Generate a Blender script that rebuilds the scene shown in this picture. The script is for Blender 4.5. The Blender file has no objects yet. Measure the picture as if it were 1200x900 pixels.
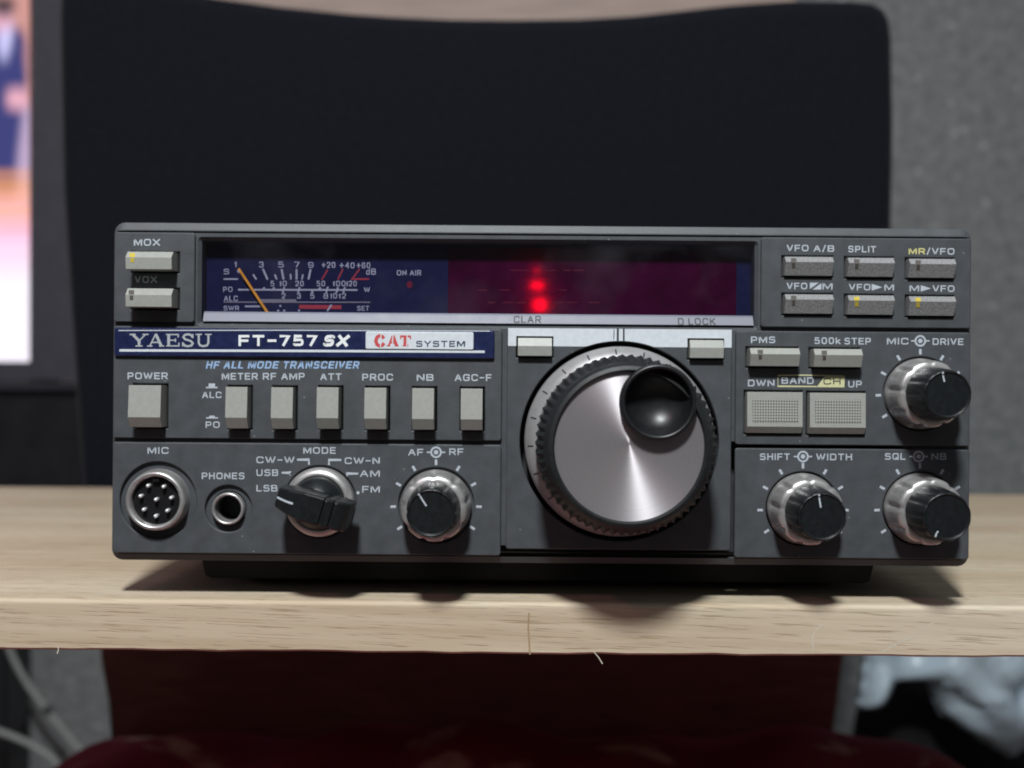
import bpy, math, random
from mathutils import Vector, Matrix

random.seed(7)
S = bpy.context.scene
COL = S.collection
MM = 0.001

# ------------------------------------------------------------------ camera
CAM_Z = 60.0            # mm above the plank top
DIST = 300.0            # mm from the lens to the front panel
FPX = 1273.2            # focal length in picture units (1200 wide)
ROLL = math.radians(0.45)
CR, SR = math.cos(ROLL), math.sin(ROLL)

cam_data = bpy.data.cameras.new("camera")
cam = bpy.data.objects.new("camera", cam_data)
COL.objects.link(cam)
cam_data.sensor_fit = 'HORIZONTAL'
cam_data.sensor_width = 36.0
cam_data.lens = 36.0 * FPX / 1200.0
cam_data.clip_start = 0.01
cam_data.clip_end = 50.0
cam_data.dof.use_dof = True
cam_data.dof.focus_distance = 0.293
cam_data.dof.aperture_fstop = 10.0
cam.matrix_world = Matrix(((CR, -SR, 0, 0),
                           (0, 0, -1, -DIST * MM),
                           (SR, CR, 0, CAM_Z * MM),
                           (0, 0, 0, 1)))
S.camera = cam

# ------------------------------------------------------------------ world
W = bpy.data.worlds.new("World")
S.world = W
W.use_nodes = True
nt = W.node_tree
nt.nodes.clear()
wo = nt.nodes.new("ShaderNodeOutputWorld")
wb = nt.nodes.new("ShaderNodeBackground")
wt = nt.nodes.new("ShaderNodeTexCoord")
wsx = nt.nodes.new("ShaderNodeSeparateXYZ")
wr = nt.nodes.new("ShaderNodeValToRGB")
wm = nt.nodes.new("ShaderNodeMath"); wm.operation = 'MULTIPLY_ADD'
wm.inputs[1].default_value = 0.5; wm.inputs[2].default_value = 0.5
nt.links.new(wt.outputs['Generated'], wsx.inputs[0])
nt.links.new(wsx.outputs['Z'], wm.inputs[0])
nt.links.new(wm.outputs[0], wr.inputs[0])
e = wr.color_ramp.elements
e[0].position = 0.40; e[0].color = (0.055, 0.048, 0.048, 1)
e[1].position = 0.95; e[1].color = (0.60, 0.66, 0.72, 1)
m_ = wr.color_ramp.elements.new(0.60); m_.color = (0.16, 0.16, 0.17, 1)
nt.links.new(wr.outputs[0], wb.inputs[0])
wb.inputs[1].default_value = 0.38
nt.links.new(wb.outputs[0], wo.inputs[0])

# ------------------------------------------------------------------ lamps
def lamp(name, pos, target, power, color, radius):
    d = bpy.data.lights.new(name, 'AREA')
    d.shape = 'DISK'; d.size = radius * 2; d.energy = power; d.color = color
    o = bpy.data.objects.new(name, d); COL.objects.link(o)
    o.location = pos
    o.rotation_euler = (Vector(target) - Vector(pos)).to_track_quat('-Z', 'Y').to_euler()
    return o
lamp("ceiling_lamp", (-0.06, -0.63, 0.78), (0, 0, 0.05), 12.3, (0.94, 0.99, 1.0), 0.058)
lamp("added_streak_light", (-0.46, -0.62, 0.80), (0, 0, 0.05), 0.5, (1.0, 0.35, 0.48), 0.022)  # added weak pink light, no known source; gives the knob face its pink streak

# ------------------------------------------------------------------ output
S.view_settings.view_transform = 'Standard'
S.view_settings.look = 'None'
S.view_settings.exposure = 0.0
S.view_settings.gamma = 1.0
S.render.engine = 'CYCLES'
S.cycles.use_denoising = True
S.cycles.filter_width = 1.9
S.cycles.max_bounces = 8
S.cycles.transparent_max_bounces = 12
S.cycles.sample_clamp_indirect = 4.0
S.cycles.caustics_reflective = False
S.cycles.caustics_refractive = False

# ------------------------------------------------------------------ coordinates
def P(px, py, Y=0.0):
    """picture units -> mm on the plane Y (mm behind the panel front)"""
    k = (DIST + Y) / FPX
    u, v = (px - 600.0) * k, (450.0 - py) * k
    return (u * CR - v * SR, Y, CAM_Z + u * SR + v * CR)
def Q(x, y):
    """panel grid (level units, 4.244 to the mm) -> mm X, Z"""
    return ((x - 600.0) / 4.244, CAM_Z + (450.0 - y) / 4.244)
def U(px, py, z):
    """picture units at z metres from the lens -> metres"""
    p = P(px, py, z * 1000.0 - DIST)
    return Vector((p[0] * MM, p[1] * MM, p[2] * MM))

# ------------------------------------------------------------------ materials
def new_mat(name):
    m = bpy.data.materials.new(name); m.use_nodes = True
    return m, m.node_tree, m.node_tree.nodes["Principled BSDF"]
def N(t, kind, **kw):
    n = t.nodes.new(kind)
    for k, v in kw.items():
        setattr(n, k, v)
    return n
def mat(name, color, rough=0.5, metal=0.0, var=0.12, scale=400.0, bump=0.0, bump_scale=3000.0,
        edge=0.0, spec=0.5, sheen=0.0, coat=0.0, stretch=None):
    m, t, b = new_mat(name)
    b.inputs['Roughness'].default_value = rough
    b.inputs['Metallic'].default_value = metal
    b.inputs['Specular IOR Level'].default_value = spec
    b.inputs['Sheen Weight'].default_value = sheen
    b.inputs['Coat Weight'].default_value = coat
    tc = N(t, 'ShaderNodeTexCoord')
    vec = tc.outputs['Object']
    if stretch:
        mp = N(t, 'ShaderNodeMapping'); mp.inputs['Scale'].default_value = stretch
        t.links.new(vec, mp.inputs[0]); vec = mp.outputs[0]
    nz = N(t, 'ShaderNodeTexNoise'); nz.inputs['Scale'].default_value = scale
    nz.inputs['Detail'].default_value = 5.0
    t.links.new(vec, nz.inputs['Vector'])
    rp = N(t, 'ShaderNodeValToRGB')
    c0 = tuple(max(0, c * (1 - var)) for c in color) + (1,)
    c1 = tuple(min(1, c * (1 + var)) for c in color) + (1,)
    rp.color_ramp.elements[0].position = 0.3; rp.color_ramp.elements[0].color = c0
    rp.color_ramp.elements[1].position = 0.7; rp.color_ramp.elements[1].color = c1
    t.links.new(nz.outputs['Fac'], rp.inputs[0])
    t.links.new(rp.outputs[0], b.inputs['Base Color'])
    mr = N(t, 'ShaderNodeMapRange')
    mr.inputs['To Min'].default_value = max(0.02, rough - 0.08); mr.inputs['To Max'].default_value = min(1, rough + 0.08)
    t.links.new(nz.outputs['Fac'], mr.inputs['Value'])
    t.links.new(mr.outputs[0], b.inputs['Roughness'])
    nrm = None
    if edge > 0:
        bv = N(t, 'ShaderNodeBevel'); bv.samples = 4; bv.inputs['Radius'].default_value = edge
        nrm = bv.outputs[0]
    if bump > 0:
        n2 = N(t, 'ShaderNodeTexNoise'); n2.inputs['Scale'].default_value = bump_scale; n2.inputs['Detail'].default_value = 3.0
        t.links.new(vec, n2.inputs['Vector'])
        bp = N(t, 'ShaderNodeBump'); bp.inputs['Strength'].default_value = bump; bp.inputs['Distance'].default_value = 0.0004
        t.links.new(n2.outputs['Fac'], bp.inputs['Height'])
        if nrm: t.links.new(nrm, bp.inputs['Normal'])
        nrm = bp.outputs[0]
    if nrm: t.links.new(nrm, b.inputs['Normal'])
    return m
def emit(name, color, strength):
    m = bpy.data.materials.new(name); m.use_nodes = True
    t = m.node_tree; t.nodes.clear()
    o = N(t, 'ShaderNodeOutputMaterial'); em = N(t, 'ShaderNodeEmission')
    em.inputs[0].default_value = tuple(color) + (1,); em.inputs[1].default_value = strength
    t.links.new(em.outputs[0], o.inputs[0])
    return m

M = {}
M['panel'] = mat('panel grey paint', (0.062, 0.068, 0.075), 0.50, var=0.12, scale=220, bump=0.12, bump_scale=2500, edge=0.00030)
t = M['panel'].node_tree; b = t.nodes['Principled BSDF']
src = b.inputs['Base Color'].links[0].from_socket
tc = N(t, 'ShaderNodeTexCoord'); vz = N(t, 'ShaderNodeTexVoronoi'); vz.inputs['Scale'].default_value = 260; t.links.new(tc.outputs['Object'], vz.inputs['Vector'])
th = N(t, 'ShaderNodeMath', operation='LESS_THAN'); th.inputs[1].default_value = 0.055; t.links.new(vz.outputs['Distance'], th.inputs[0])
n3 = N(t, 'ShaderNodeTexNoise'); n3.inputs['Scale'].default_value = 60; t.links.new(tc.outputs['Object'], n3.inputs['Vector'])
t2 = N(t, 'ShaderNodeMath', operation='GREATER_THAN'); t2.inputs[1].default_value = 0.56; t.links.new(n3.outputs['Fac'], t2.inputs[0])
ml = N(t, 'ShaderNodeMath', operation='MULTIPLY'); t.links.new(th.outputs[0], ml.inputs[0]); t.links.new(t2.outputs[0], ml.inputs[1])
mxd = N(t, 'ShaderNodeMix', data_type='RGBA'); mxd.inputs[7].default_value = (0.20, 0.20, 0.20, 1)
t.links.new(ml.outputs[0], mxd.inputs[0]); t.links.new(src, mxd.inputs[6]); t.links.new(mxd.outputs[2], b.inputs['Base Color'])
M['case'] = mat('case grey paint', (0.045, 0.048, 0.053), 0.55, var=0.15, scale=200, bump=0.2, edge=0.0004)
M['rubber'] = mat('black rubber', (0.012, 0.012, 0.012), 0.7, edge=0.0003)
M['button'] = mat('pale grey button plastic', (0.33, 0.335, 0.305), 0.45, var=0.05, scale=900, bump=0.08, edge=0.00020)
M['dark_button'] = mat('grey button plastic', (0.25, 0.25, 0.25), 0.5, var=0.28, scale=2200, bump=0.3, edge=0.00020)
M['white'] = mat('white screen print', (0.46, 0.50, 0.55), 0.6, var=0.08, scale=1500)
M['yellow'] = mat('yellow screen print', (0.62, 0.58, 0.24), 0.6, var=0.1, scale=1500)
M['cream'] = mat('cream screen print', (0.60, 0.58, 0.33), 0.6, var=0.08, scale=1500)
M['lens_yellow'] = mat('yellow lens', (0.55, 0.43, 0.05), 0.35)
M['lens_dark'] = mat('smoked lens', (0.10, 0.09, 0.08), 0.3)
M['blue_print'] = mat('pale blue screen print', (0.30, 0.44, 0.66), 0.6, var=0.08, scale=1500)
M['dark_print'] = mat('black screen print', (0.025, 0.025, 0.03), 0.6)
M['navy'] = mat('navy plate lacquer', (0.011, 0.017, 0.066), 0.32, var=0.25, scale=500, edge=0.0002)
M['silver_trim'] = mat('silver trim', (0.66, 0.70, 0.74), 0.42, 0.05, var=0.05, scale=700, edge=0.0002)
M['lavender_trim'] = mat('satin lavender trim', (0.185, 0.19, 0.235), 0.5, 0.0, var=0.06, scale=300, edge=0.0002)
M['silver_letter'] = mat('silver lettering', (0.50, 0.53, 0.55), 0.4, 0.25, var=0.1, scale=1500)
M['pure_white'] = mat('bright white lettering', (0.80, 0.82, 0.82), 0.5, var=0.05, scale=1500)
M['red_print'] = mat('red lettering', (0.55, 0.07, 0.07), 0.5, var=0.1, scale=1500)
M['navy_print'] = mat('dark blue lettering', (0.04, 0.06, 0.11), 0.5)
M['chrome'] = mat('worn bright metal', (0.52, 0.505, 0.495), 0.38, 0.72, var=0.12, scale=350, bump=0.05, bump_scale=900, edge=0.0003)
M['dial_metal'] = mat('satin dial metal', (0.31, 0.305, 0.305), 0.42, 0.25, var=0.07, scale=500, edge=0.0002)
M['knob_black'] = mat('black knob plastic', (0.009, 0.011, 0.012), 0.36, var=0.2, scale=600, edge=0.0004, spec=0.4)
M['grip'] = mat('black knob grip', (0.012, 0.014, 0.015), 0.5, var=0.15, scale=600, edge=0.0003, spec=0.4)
M['gloss_black'] = mat('glossy black plastic', (0.010, 0.011, 0.012), 0.37, var=0.2, scale=400)
M['pin'] = mat('bright pin metal', (0.80, 0.80, 0.80), 0.3, 0.4)
M['socket_black'] = mat('black insulator', (0.010, 0.010, 0.011), 0.3)
M['hole'] = mat('dark hollow', (0.006, 0.006, 0.006), 0.8)
M['meter_blue'] = mat('navy meter card', (0.012, 0.014, 0.056), 0.7, var=0.15, scale=300, spec=0.1)
M['meter_white'] = mat('meter scale ink', (0.42, 0.42, 0.50), 0.6)
M['meter_red'] = mat('meter red ink', (0.42, 0.03, 0.05), 0.6)
M['orange'] = mat('orange needle', (0.85, 0.36, 0.03), 0.5)
m = bpy.data.materials.new('magenta filter sheet'); m.use_nodes = True; t = m.node_tree; t.nodes.clear()
o_ = N(t, 'ShaderNodeOutputMaterial'); ad = N(t, 'ShaderNodeAddShader'); d1 = N(t, 'ShaderNodeBsdfDiffuse'); d2 = N(t, 'ShaderNodeBsdfTranslucent')
tc = N(t, 'ShaderNodeTexCoord'); nz = N(t, 'ShaderNodeTexNoise'); nz.inputs['Scale'].default_value = 120; t.links.new(tc.outputs['Object'], nz.inputs['Vector'])
rp = N(t, 'ShaderNodeValToRGB'); rp.color_ramp.elements[0].position = 0.3; rp.color_ramp.elements[0].color = (0.032, 0.0016, 0.017, 1)
rp.color_ramp.elements[1].position = 0.7; rp.color_ramp.elements[1].color = (0.056, 0.0025, 0.029, 1)
t.links.new(nz.outputs['Fac'], rp.inputs[0]); t.links.new(rp.outputs[0], d1.inputs[0])
d2.inputs[0].default_value = (0.30, 0.018, 0.060, 1)
t.links.new(d1.outputs[0], ad.inputs[0]); t.links.new(d2.outputs[0], ad.inputs[1]); t.links.new(ad.outputs[0], o_.inputs[0])
M['magenta'] = m
M['led_hot'] = emit('glowing red lamp', (1.0, 0.13, 0.24), 40.0)
M['led_dim'] = emit('faint red lamp', (1.0, 0.10, 0.20), 11.0)
M['led_off'] = mat('dark red lamp', (0.17, 0.006, 0.030), 0.4)

# brushed aluminium face of the tuning knob
m, t, b = new_mat('spun aluminium')
b.inputs['Metallic'].default_value = 0.68
b.inputs['Anisotropic'].default_value = 0.93
b.inputs['Anisotropic Rotation'].default_value = 0.25
tc = N(t, 'ShaderNodeTexCoord'); sx = N(t, 'ShaderNodeSeparateXYZ')
t.links.new(tc.outputs['Object'], sx.inputs[0])
ng = N(t, 'ShaderNodeMath', operation='MULTIPLY'); ng.inputs[1].default_value = -1.0
cT = N(t, 'ShaderNodeCombineXYZ'); t.links.new(sx.outputs['X'], ng.inputs[0]); t.links.new(sx.outputs['Z'], cT.inputs[0]); t.links.new(ng.outputs[0], cT.inputs[2])
nT = N(t, 'ShaderNodeVectorMath', operation='NORMALIZE'); t.links.new(cT.outputs[0], nT.inputs[0]); t.links.new(nT.outputs[0], b.inputs['Tangent'])
c2 = N(t, 'ShaderNodeCombineXYZ'); t.links.new(sx.outputs['X'], c2.inputs[0]); t.links.new(sx.outputs['Z'], c2.inputs[1])
ln = N(t, 'ShaderNodeVectorMath', operation='LENGTH'); t.links.new(c2.outputs[0], ln.inputs[0])
nz = N(t, 'ShaderNodeTexNoise', noise_dimensions='1D'); nz.inputs['Scale'].default_value = 9000; nz.inputs['Detail'].default_value = 4
t.links.new(ln.outputs['Value'], nz.inputs['W'])
mr = N(t, 'ShaderNodeMapRange'); mr.inputs['To Min'].default_value = 0.38; mr.inputs['To Max'].default_value = 0.56
t.links.new(nz.outputs['Fac'], mr.inputs['Value']); t.links.new(mr.outputs[0], b.inputs['Roughness'])
rg = N(t, 'ShaderNodeValToRGB')
rg.color_ramp.elements[0].position = 0.30; rg.color_ramp.elements[0].color = (0.37, 0.34, 0.355, 1)
rg.color_ramp.elements[1].position = 0.70; rg.color_ramp.elements[1].color = (0.53, 0.50, 0.515, 1)
t.links.new(nz.outputs['Fac'], rg.inputs[0]); t.links.new(rg.outputs[0], b.inputs['Base Color'])
M['spun'] = m

# window pane: clear with a surface reflection
m = bpy.data.materials.new('smoked pane'); m.use_nodes = True; t = m.node_tree; t.nodes.clear()
o_ = N(t, 'ShaderNodeOutputMaterial'); mx = N(t, 'ShaderNodeMixShader'); tr = N(t, 'ShaderNodeBsdfTransparent'); gl = N(t, 'ShaderNodeBsdfGlossy')
tr.inputs[0].default_value = (0.86, 0.86, 0.90, 1); gl.inputs['Roughness'].default_value = 0.06
nz = N(t, 'ShaderNodeTexNoise'); nz.inputs['Scale'].default_value = 45; nz.inputs['Detail'].default_value = 6
tc = N(t, 'ShaderNodeTexCoord'); t.links.new(tc.outputs['Object'], nz.inputs['Vector'])
df = N(t, 'ShaderNodeBsdfDiffuse'); df.inputs[0].default_value = (0.5, 0.5, 0.55, 1)
mx2 = N(t, 'ShaderNodeMixShader')
rp = N(t, 'ShaderNodeMapRange'); rp.inputs['From Min'].default_value = 0.5; rp.inputs['From Max'].default_value = 0.8
rp.inputs['To Min'].default_value = 0.001; rp.inputs['To Max'].default_value = 0.022
t.links.new(nz.outputs['Fac'], rp.inputs['Value'])
t.links.new(rp.outputs[0], mx2.inputs[0]); t.links.new(mx.outputs[0], mx2.inputs[1]); t.links.new(df.outputs[0], mx2.inputs[2])
mx.inputs[0].default_value = 0.03; t.links.new(tr.outputs[0], mx.inputs[1]); t.links.new(gl.outputs[0], mx.inputs[2])
t.links.new(mx2.outputs[0], o_.inputs[0])
M['pane'] = m

# dotted face of the band buttons
m, t, b = new_mat('dotted button face')
b.inputs['Roughness'].default_value = 0.5
tc = N(t, 'ShaderNodeTexCoord'); sx = N(t, 'ShaderNodeSeparateXYZ'); t.links.new(tc.outputs['Object'], sx.inputs[0])
outs = []
for ax, pitch in (('X', 0.00072), ('Z', 0.00078)):
    a = N(t, 'ShaderNodeMath', operation='MULTIPLY'); a.inputs[1].default_value = 2 * math.pi / pitch
    s_ = N(t, 'ShaderNodeMath', operation='SINE')
    t.links.new(sx.outputs[ax], a.inputs[0]); t.links.new(a.outputs[0], s_.inputs[0]); outs.append(s_)
mul = N(t, 'ShaderNodeMath', operation='ADD')
t.links.new(outs[0].outputs[0], mul.inputs[0]); t.links.new(outs[1].outputs[0], mul.inputs[1])
rp = N(t, 'ShaderNodeValToRGB')
rp.color_ramp.elements[0].position = 0.25; rp.color_ramp.elements[0].color = (0.36, 0.37, 0.33, 1)
rp.color_ramp.elements[1].position = 0.85; rp.color_ramp.elements[1].color = (0.07, 0.07, 0.06, 1)
t.links.new(mul.outputs[0], rp.inputs[0]); t.links.new(rp.outputs[0], b.inputs['Base Color'])
M['dots'] = m

# wood of the plank: grain along X
m, t, b = new_mat('pale planed wood')
b.inputs['Roughness'].default_value = 0.62
b.inputs['Specular IOR Level'].default_value = 0.3
tc = N(t, 'ShaderNodeTexCoord')
rot = N(t, 'ShaderNodeMapping'); rot.inputs['Rotation'].default_value = (0, math.radians(-2.2), math.radians(1.6))
t.links.new(tc.outputs['Object'], rot.inputs[0])
mp = N(t, 'ShaderNodeMapping'); mp.inputs['Scale'].default_value = (9.0, 260.0, 420.0)
t.links.new(rot.outputs[0], mp.inputs[0])
n1 = N(t, 'ShaderNodeTexNoise'); n1.inputs['Scale'].default_value = 1.0; n1.inputs['Detail'].default_value = 6; n1.inputs['Distortion'].default_value = 0.6
t.links.new(mp.outputs[0], n1.inputs['Vector'])
r1 = N(t, 'ShaderNodeValToRGB')
r1.color_ramp.elements[0].position = 0.30; r1.color_ramp.elements[0].color = (0.54, 0.44, 0.315, 1)
r1.color_ramp.elements[1].position = 0.72; r1.color_ramp.elements[1].color = (0.67, 0.575, 0.445, 1)
t.links.new(n1.outputs['Fac'], r1.inputs[0])
mp2 = N(t, 'ShaderNodeMapping'); mp2.inputs['Scale'].default_value = (55.0, 1500.0, 2600.0)
t.links.new(rot.outputs[0], mp2.inputs[0])
n2 = N(t, 'ShaderNodeTexNoise'); n2.inputs['Scale'].default_value = 1.0; n2.inputs['Detail'].default_value = 2
t.links.new(mp2.outputs[0], n2.inputs['Vector'])
r2 = N(t, 'ShaderNodeValToRGB')
r2.color_ramp.elements[0].position = 0.60; r2.color_ramp.elements[0].color = (0, 0, 0, 1)
r2.color_ramp.elements[1].position = 0.665; r2.color_ramp.elements[1].color = (1, 1, 1, 1)
t.links.new(n2.outputs['Fac'], r2.inputs[0])
mxc = N(t, 'ShaderNodeMix', data_type='RGBA'); mxc.inputs[7].default_value = (0.27, 0.17, 0.09, 1)
fm = N(t, 'ShaderNodeMath', operation='MULTIPLY'); fm.inputs[1].default_value = 0.55
t.links.new(r2.outputs[0], fm.inputs[0]); t.links.new(fm.outputs[0], mxc.inputs[0])
# staves: lamella to lamella the tone shifts a little
mp3 = N(t, 'ShaderNodeMapping'); mp3.inputs['Scale'].default_value = (2.6, 24.0, 0.0)
t.links.new(tc.outputs['Object'], mp3.inputs[0])
vo = N(t, 'ShaderNodeTexNoise'); vo.inputs['Scale'].default_value = 1.0; vo.inputs['Detail'].default_value = 1
t.links.new(mp3.outputs[0], vo.inputs['Vector'])
r3 = N(t, 'ShaderNodeValToRGB')
r3.color_ramp.elements[0].position = 0.35; r3.color_ramp.elements[0].color = (0.86, 0.80, 0.74, 1)
r3.color_ramp.elements[1].position = 0.65; r3.color_ramp.elements[1].color = (1, 1, 1, 1)
t.links.new(vo.outputs['Fac'], r3.inputs[0])
mm_ = N(t, 'ShaderNodeMix', data_type='RGBA', blend_type='MULTIPLY'); mm_.inputs[0].default_value = 1.0
t.links.new(r1.outputs[0], mm_.inputs[6]); t.links.new(r3.outputs[0], mm_.inputs[7])
t.links.new(mm_.outputs[2], mxc.inputs[6])
t.links.new(mxc.outputs[2], b.inputs['Base Color'])
bp = N(t, 'ShaderNodeBump'); bp.inputs['Strength'].default_value = 0.35; bp.inputs['Distance'].default_value = 0.0003; bp.invert = True
t.links.new(r2.outputs[0], bp.inputs['Height']); t.links.new(bp.outputs[0], b.inputs['Normal'])
M['wood'] = m
M['wood_pale'] = mat('raw wood fibre', (0.60, 0.55, 0.45), 0.8)
M['wood_joint'] = mat('glue joint', (0.36, 0.25, 0.14), 0.8)

# speckled wall
m, t, b = new_mat('speckled wall plaster')
b.inputs['Roughness'].default_value = 0.85
tc = N(t, 'ShaderNodeTexCoord')
n1 = N(t, 'ShaderNodeTexNoise'); n1.inputs['Scale'].default_value = 80; n1.inputs['Detail'].default_value = 7; n1.inputs['Roughness'].default_value = 0.62
t.links.new(tc.outputs['Object'], n1.inputs['Vector'])
r1 = N(t, 'ShaderNodeValToRGB')
r1.color_ramp.elements[0].position = 0.30; r1.color_ramp.elements[0].color = (0.185, 0.195, 0.20, 1)
r1.color_ramp.elements[1].position = 0.72; r1.color_ramp.elements[1].color = (0.36, 0.36, 0.355, 1)
t.links.new(n1.outputs['Fac'], r1.inputs[0])
v1 = N(t, 'ShaderNodeTexVoronoi'); v1.inputs['Scale'].default_value = 36
t.links.new(tc.outputs['Object'], v1.inputs['Vector'])
r2 = N(t, 'ShaderNodeValToRGB')
r2.color_ramp.elements[0].position = 0.05; r2.color_ramp.elements[0].color = (0.55, 0.55, 0.55, 1)
r2.color_ramp.elements[1].position = 0.17; r2.color_ramp.elements[1].color = (0, 0, 0, 1)
t.links.new(v1.outputs['Distance'], r2.inputs[0])
mxc = N(t, 'ShaderNodeMix', data_type='RGBA'); mxc.inputs[7].default_value = (0.66, 0.68, 0.70, 1)
t.links.new(r2.outputs[0], mxc.inputs[0]); t.links.new(r1.outputs[0], mxc.inputs[6]); t.links.new(mxc.outputs[2], b.inputs['Base Color'])
bp = N(t, 'ShaderNodeBump'); bp.inputs['Strength'].default_value = 0.7; bp.inputs['Distance'].default_value = 0.006
t.links.new(n1.outputs['Fac'], bp.inputs['Height']); t.links.new(bp.outputs[0], b.inputs['Normal'])
M['wall'] = m

M['fabric'] = mat('black chair fabric', (0.0048, 0.0058, 0.0100), 0.9, var=0.35, scale=260, bump=0.5, bump_scale=1100, spec=0.15, sheen=0.05)
M['redwood'] = mat('dark red brown stain', (0.25, 0.090, 0.075), 0.55, var=0.25, scale=30, stretch=(1, 1, 8))
M['chair_wood'] = mat('dark stained wood', (0.045, 0.018, 0.012), 0.5, var=0.3, scale=40, stretch=(1, 1, 6))
M['tan_board'] = mat('tan board', (0.56, 0.42, 0.36), 0.6, var=0.14, scale=14, stretch=(1, 1, 8))
M['tv_grey'] = mat('dark grey television plastic', (0.062, 0.060, 0.078), 0.5, var=0.08, scale=60)
M['tv_black'] = mat('gloss black television plastic', (0.016, 0.015, 0.019), 0.35, var=0.1, scale=60)
M['cable'] = mat('off white cable sheath', (0.34, 0.34, 0.33), 0.5, var=0.1, scale=200)
M['black_cloth'] = mat('black nylon', (0.010, 0.009, 0.010), 0.75, var=0.3, scale=80, spec=0.2)
M['floor'] = mat('brown floor', (0.22, 0.18, 0.155), 0.5, var=0.2, scale=8)

# maroon floral cushion
m, t, b = new_mat('maroon flowered cloth')
b.inputs['Roughness'].default_value = 0.9; b.inputs['Specular IOR Level'].default_value = 0.15
tc = N(t, 'ShaderNodeTexCoord')
v1 = N(t, 'ShaderNodeTexVoronoi'); v1.inputs['Scale'].default_value = 13
nz = N(t, 'ShaderNodeTexNoise'); nz.inputs['Scale'].default_value = 45; nz.inputs['Detail'].default_value = 4
t.links.new(tc.outputs['Object'], nz.inputs['Vector'])
ad = N(t, 'ShaderNodeVectorMath', operation='MULTIPLY_ADD'); ad.inputs[1].default_value = (0.05, 0.05, 0.05)
t.links.new(nz.outputs['Color'], ad.inputs[0]); t.links.new(tc.outputs['Object'], ad.inputs[2]); t.links.new(ad.outputs[0], v1.inputs['Vector'])
rp = N(t, 'ShaderNodeValToRGB')
rp.color_ramp.elements[0].position = 0.22; rp.color_ramp.elements[0].color = (0.62, 0.44, 0.36, 1)
rp.color_ramp.elements[1].position = 0.36; rp.color_ramp.elements[1].color = (0.30, 0.045, 0.085, 1)
t.links.new(v1.outputs['Distance'], rp.inputs[0]); t.links.new(rp.outputs[0], b.inputs['Base Color'])
M['maroon'] = m

# plastic bag
m, t, b = new_mat('thin bluish plastic')
b.inputs['Base Color'].default_value = (0.60, 0.71, 0.80, 1)
b.inputs['Roughness'].default_value = 0.28
b.inputs['Transmission Weight'].default_value = 0.15
b.inputs['IOR'].default_value = 1.3
tc = N(t, 'ShaderNodeTexCoord')
nz = N(t, 'ShaderNodeTexNoise'); nz.inputs['Scale'].default_value = 20; nz.inputs['Detail'].default_value = 2; nz.inputs['Distortion'].default_value = 0.8
t.links.new(tc.outputs['Object'], nz.inputs['Vector'])
bp = N(t, 'ShaderNodeBump'); bp.inputs['Strength'].default_value = 0.85; bp.inputs['Distance'].default_value = 0.02
t.links.new(nz.outputs['Fac'], bp.inputs['Height']); t.links.new(bp.outputs[0], b.inputs['Normal'])
M['bag'] = m

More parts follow.
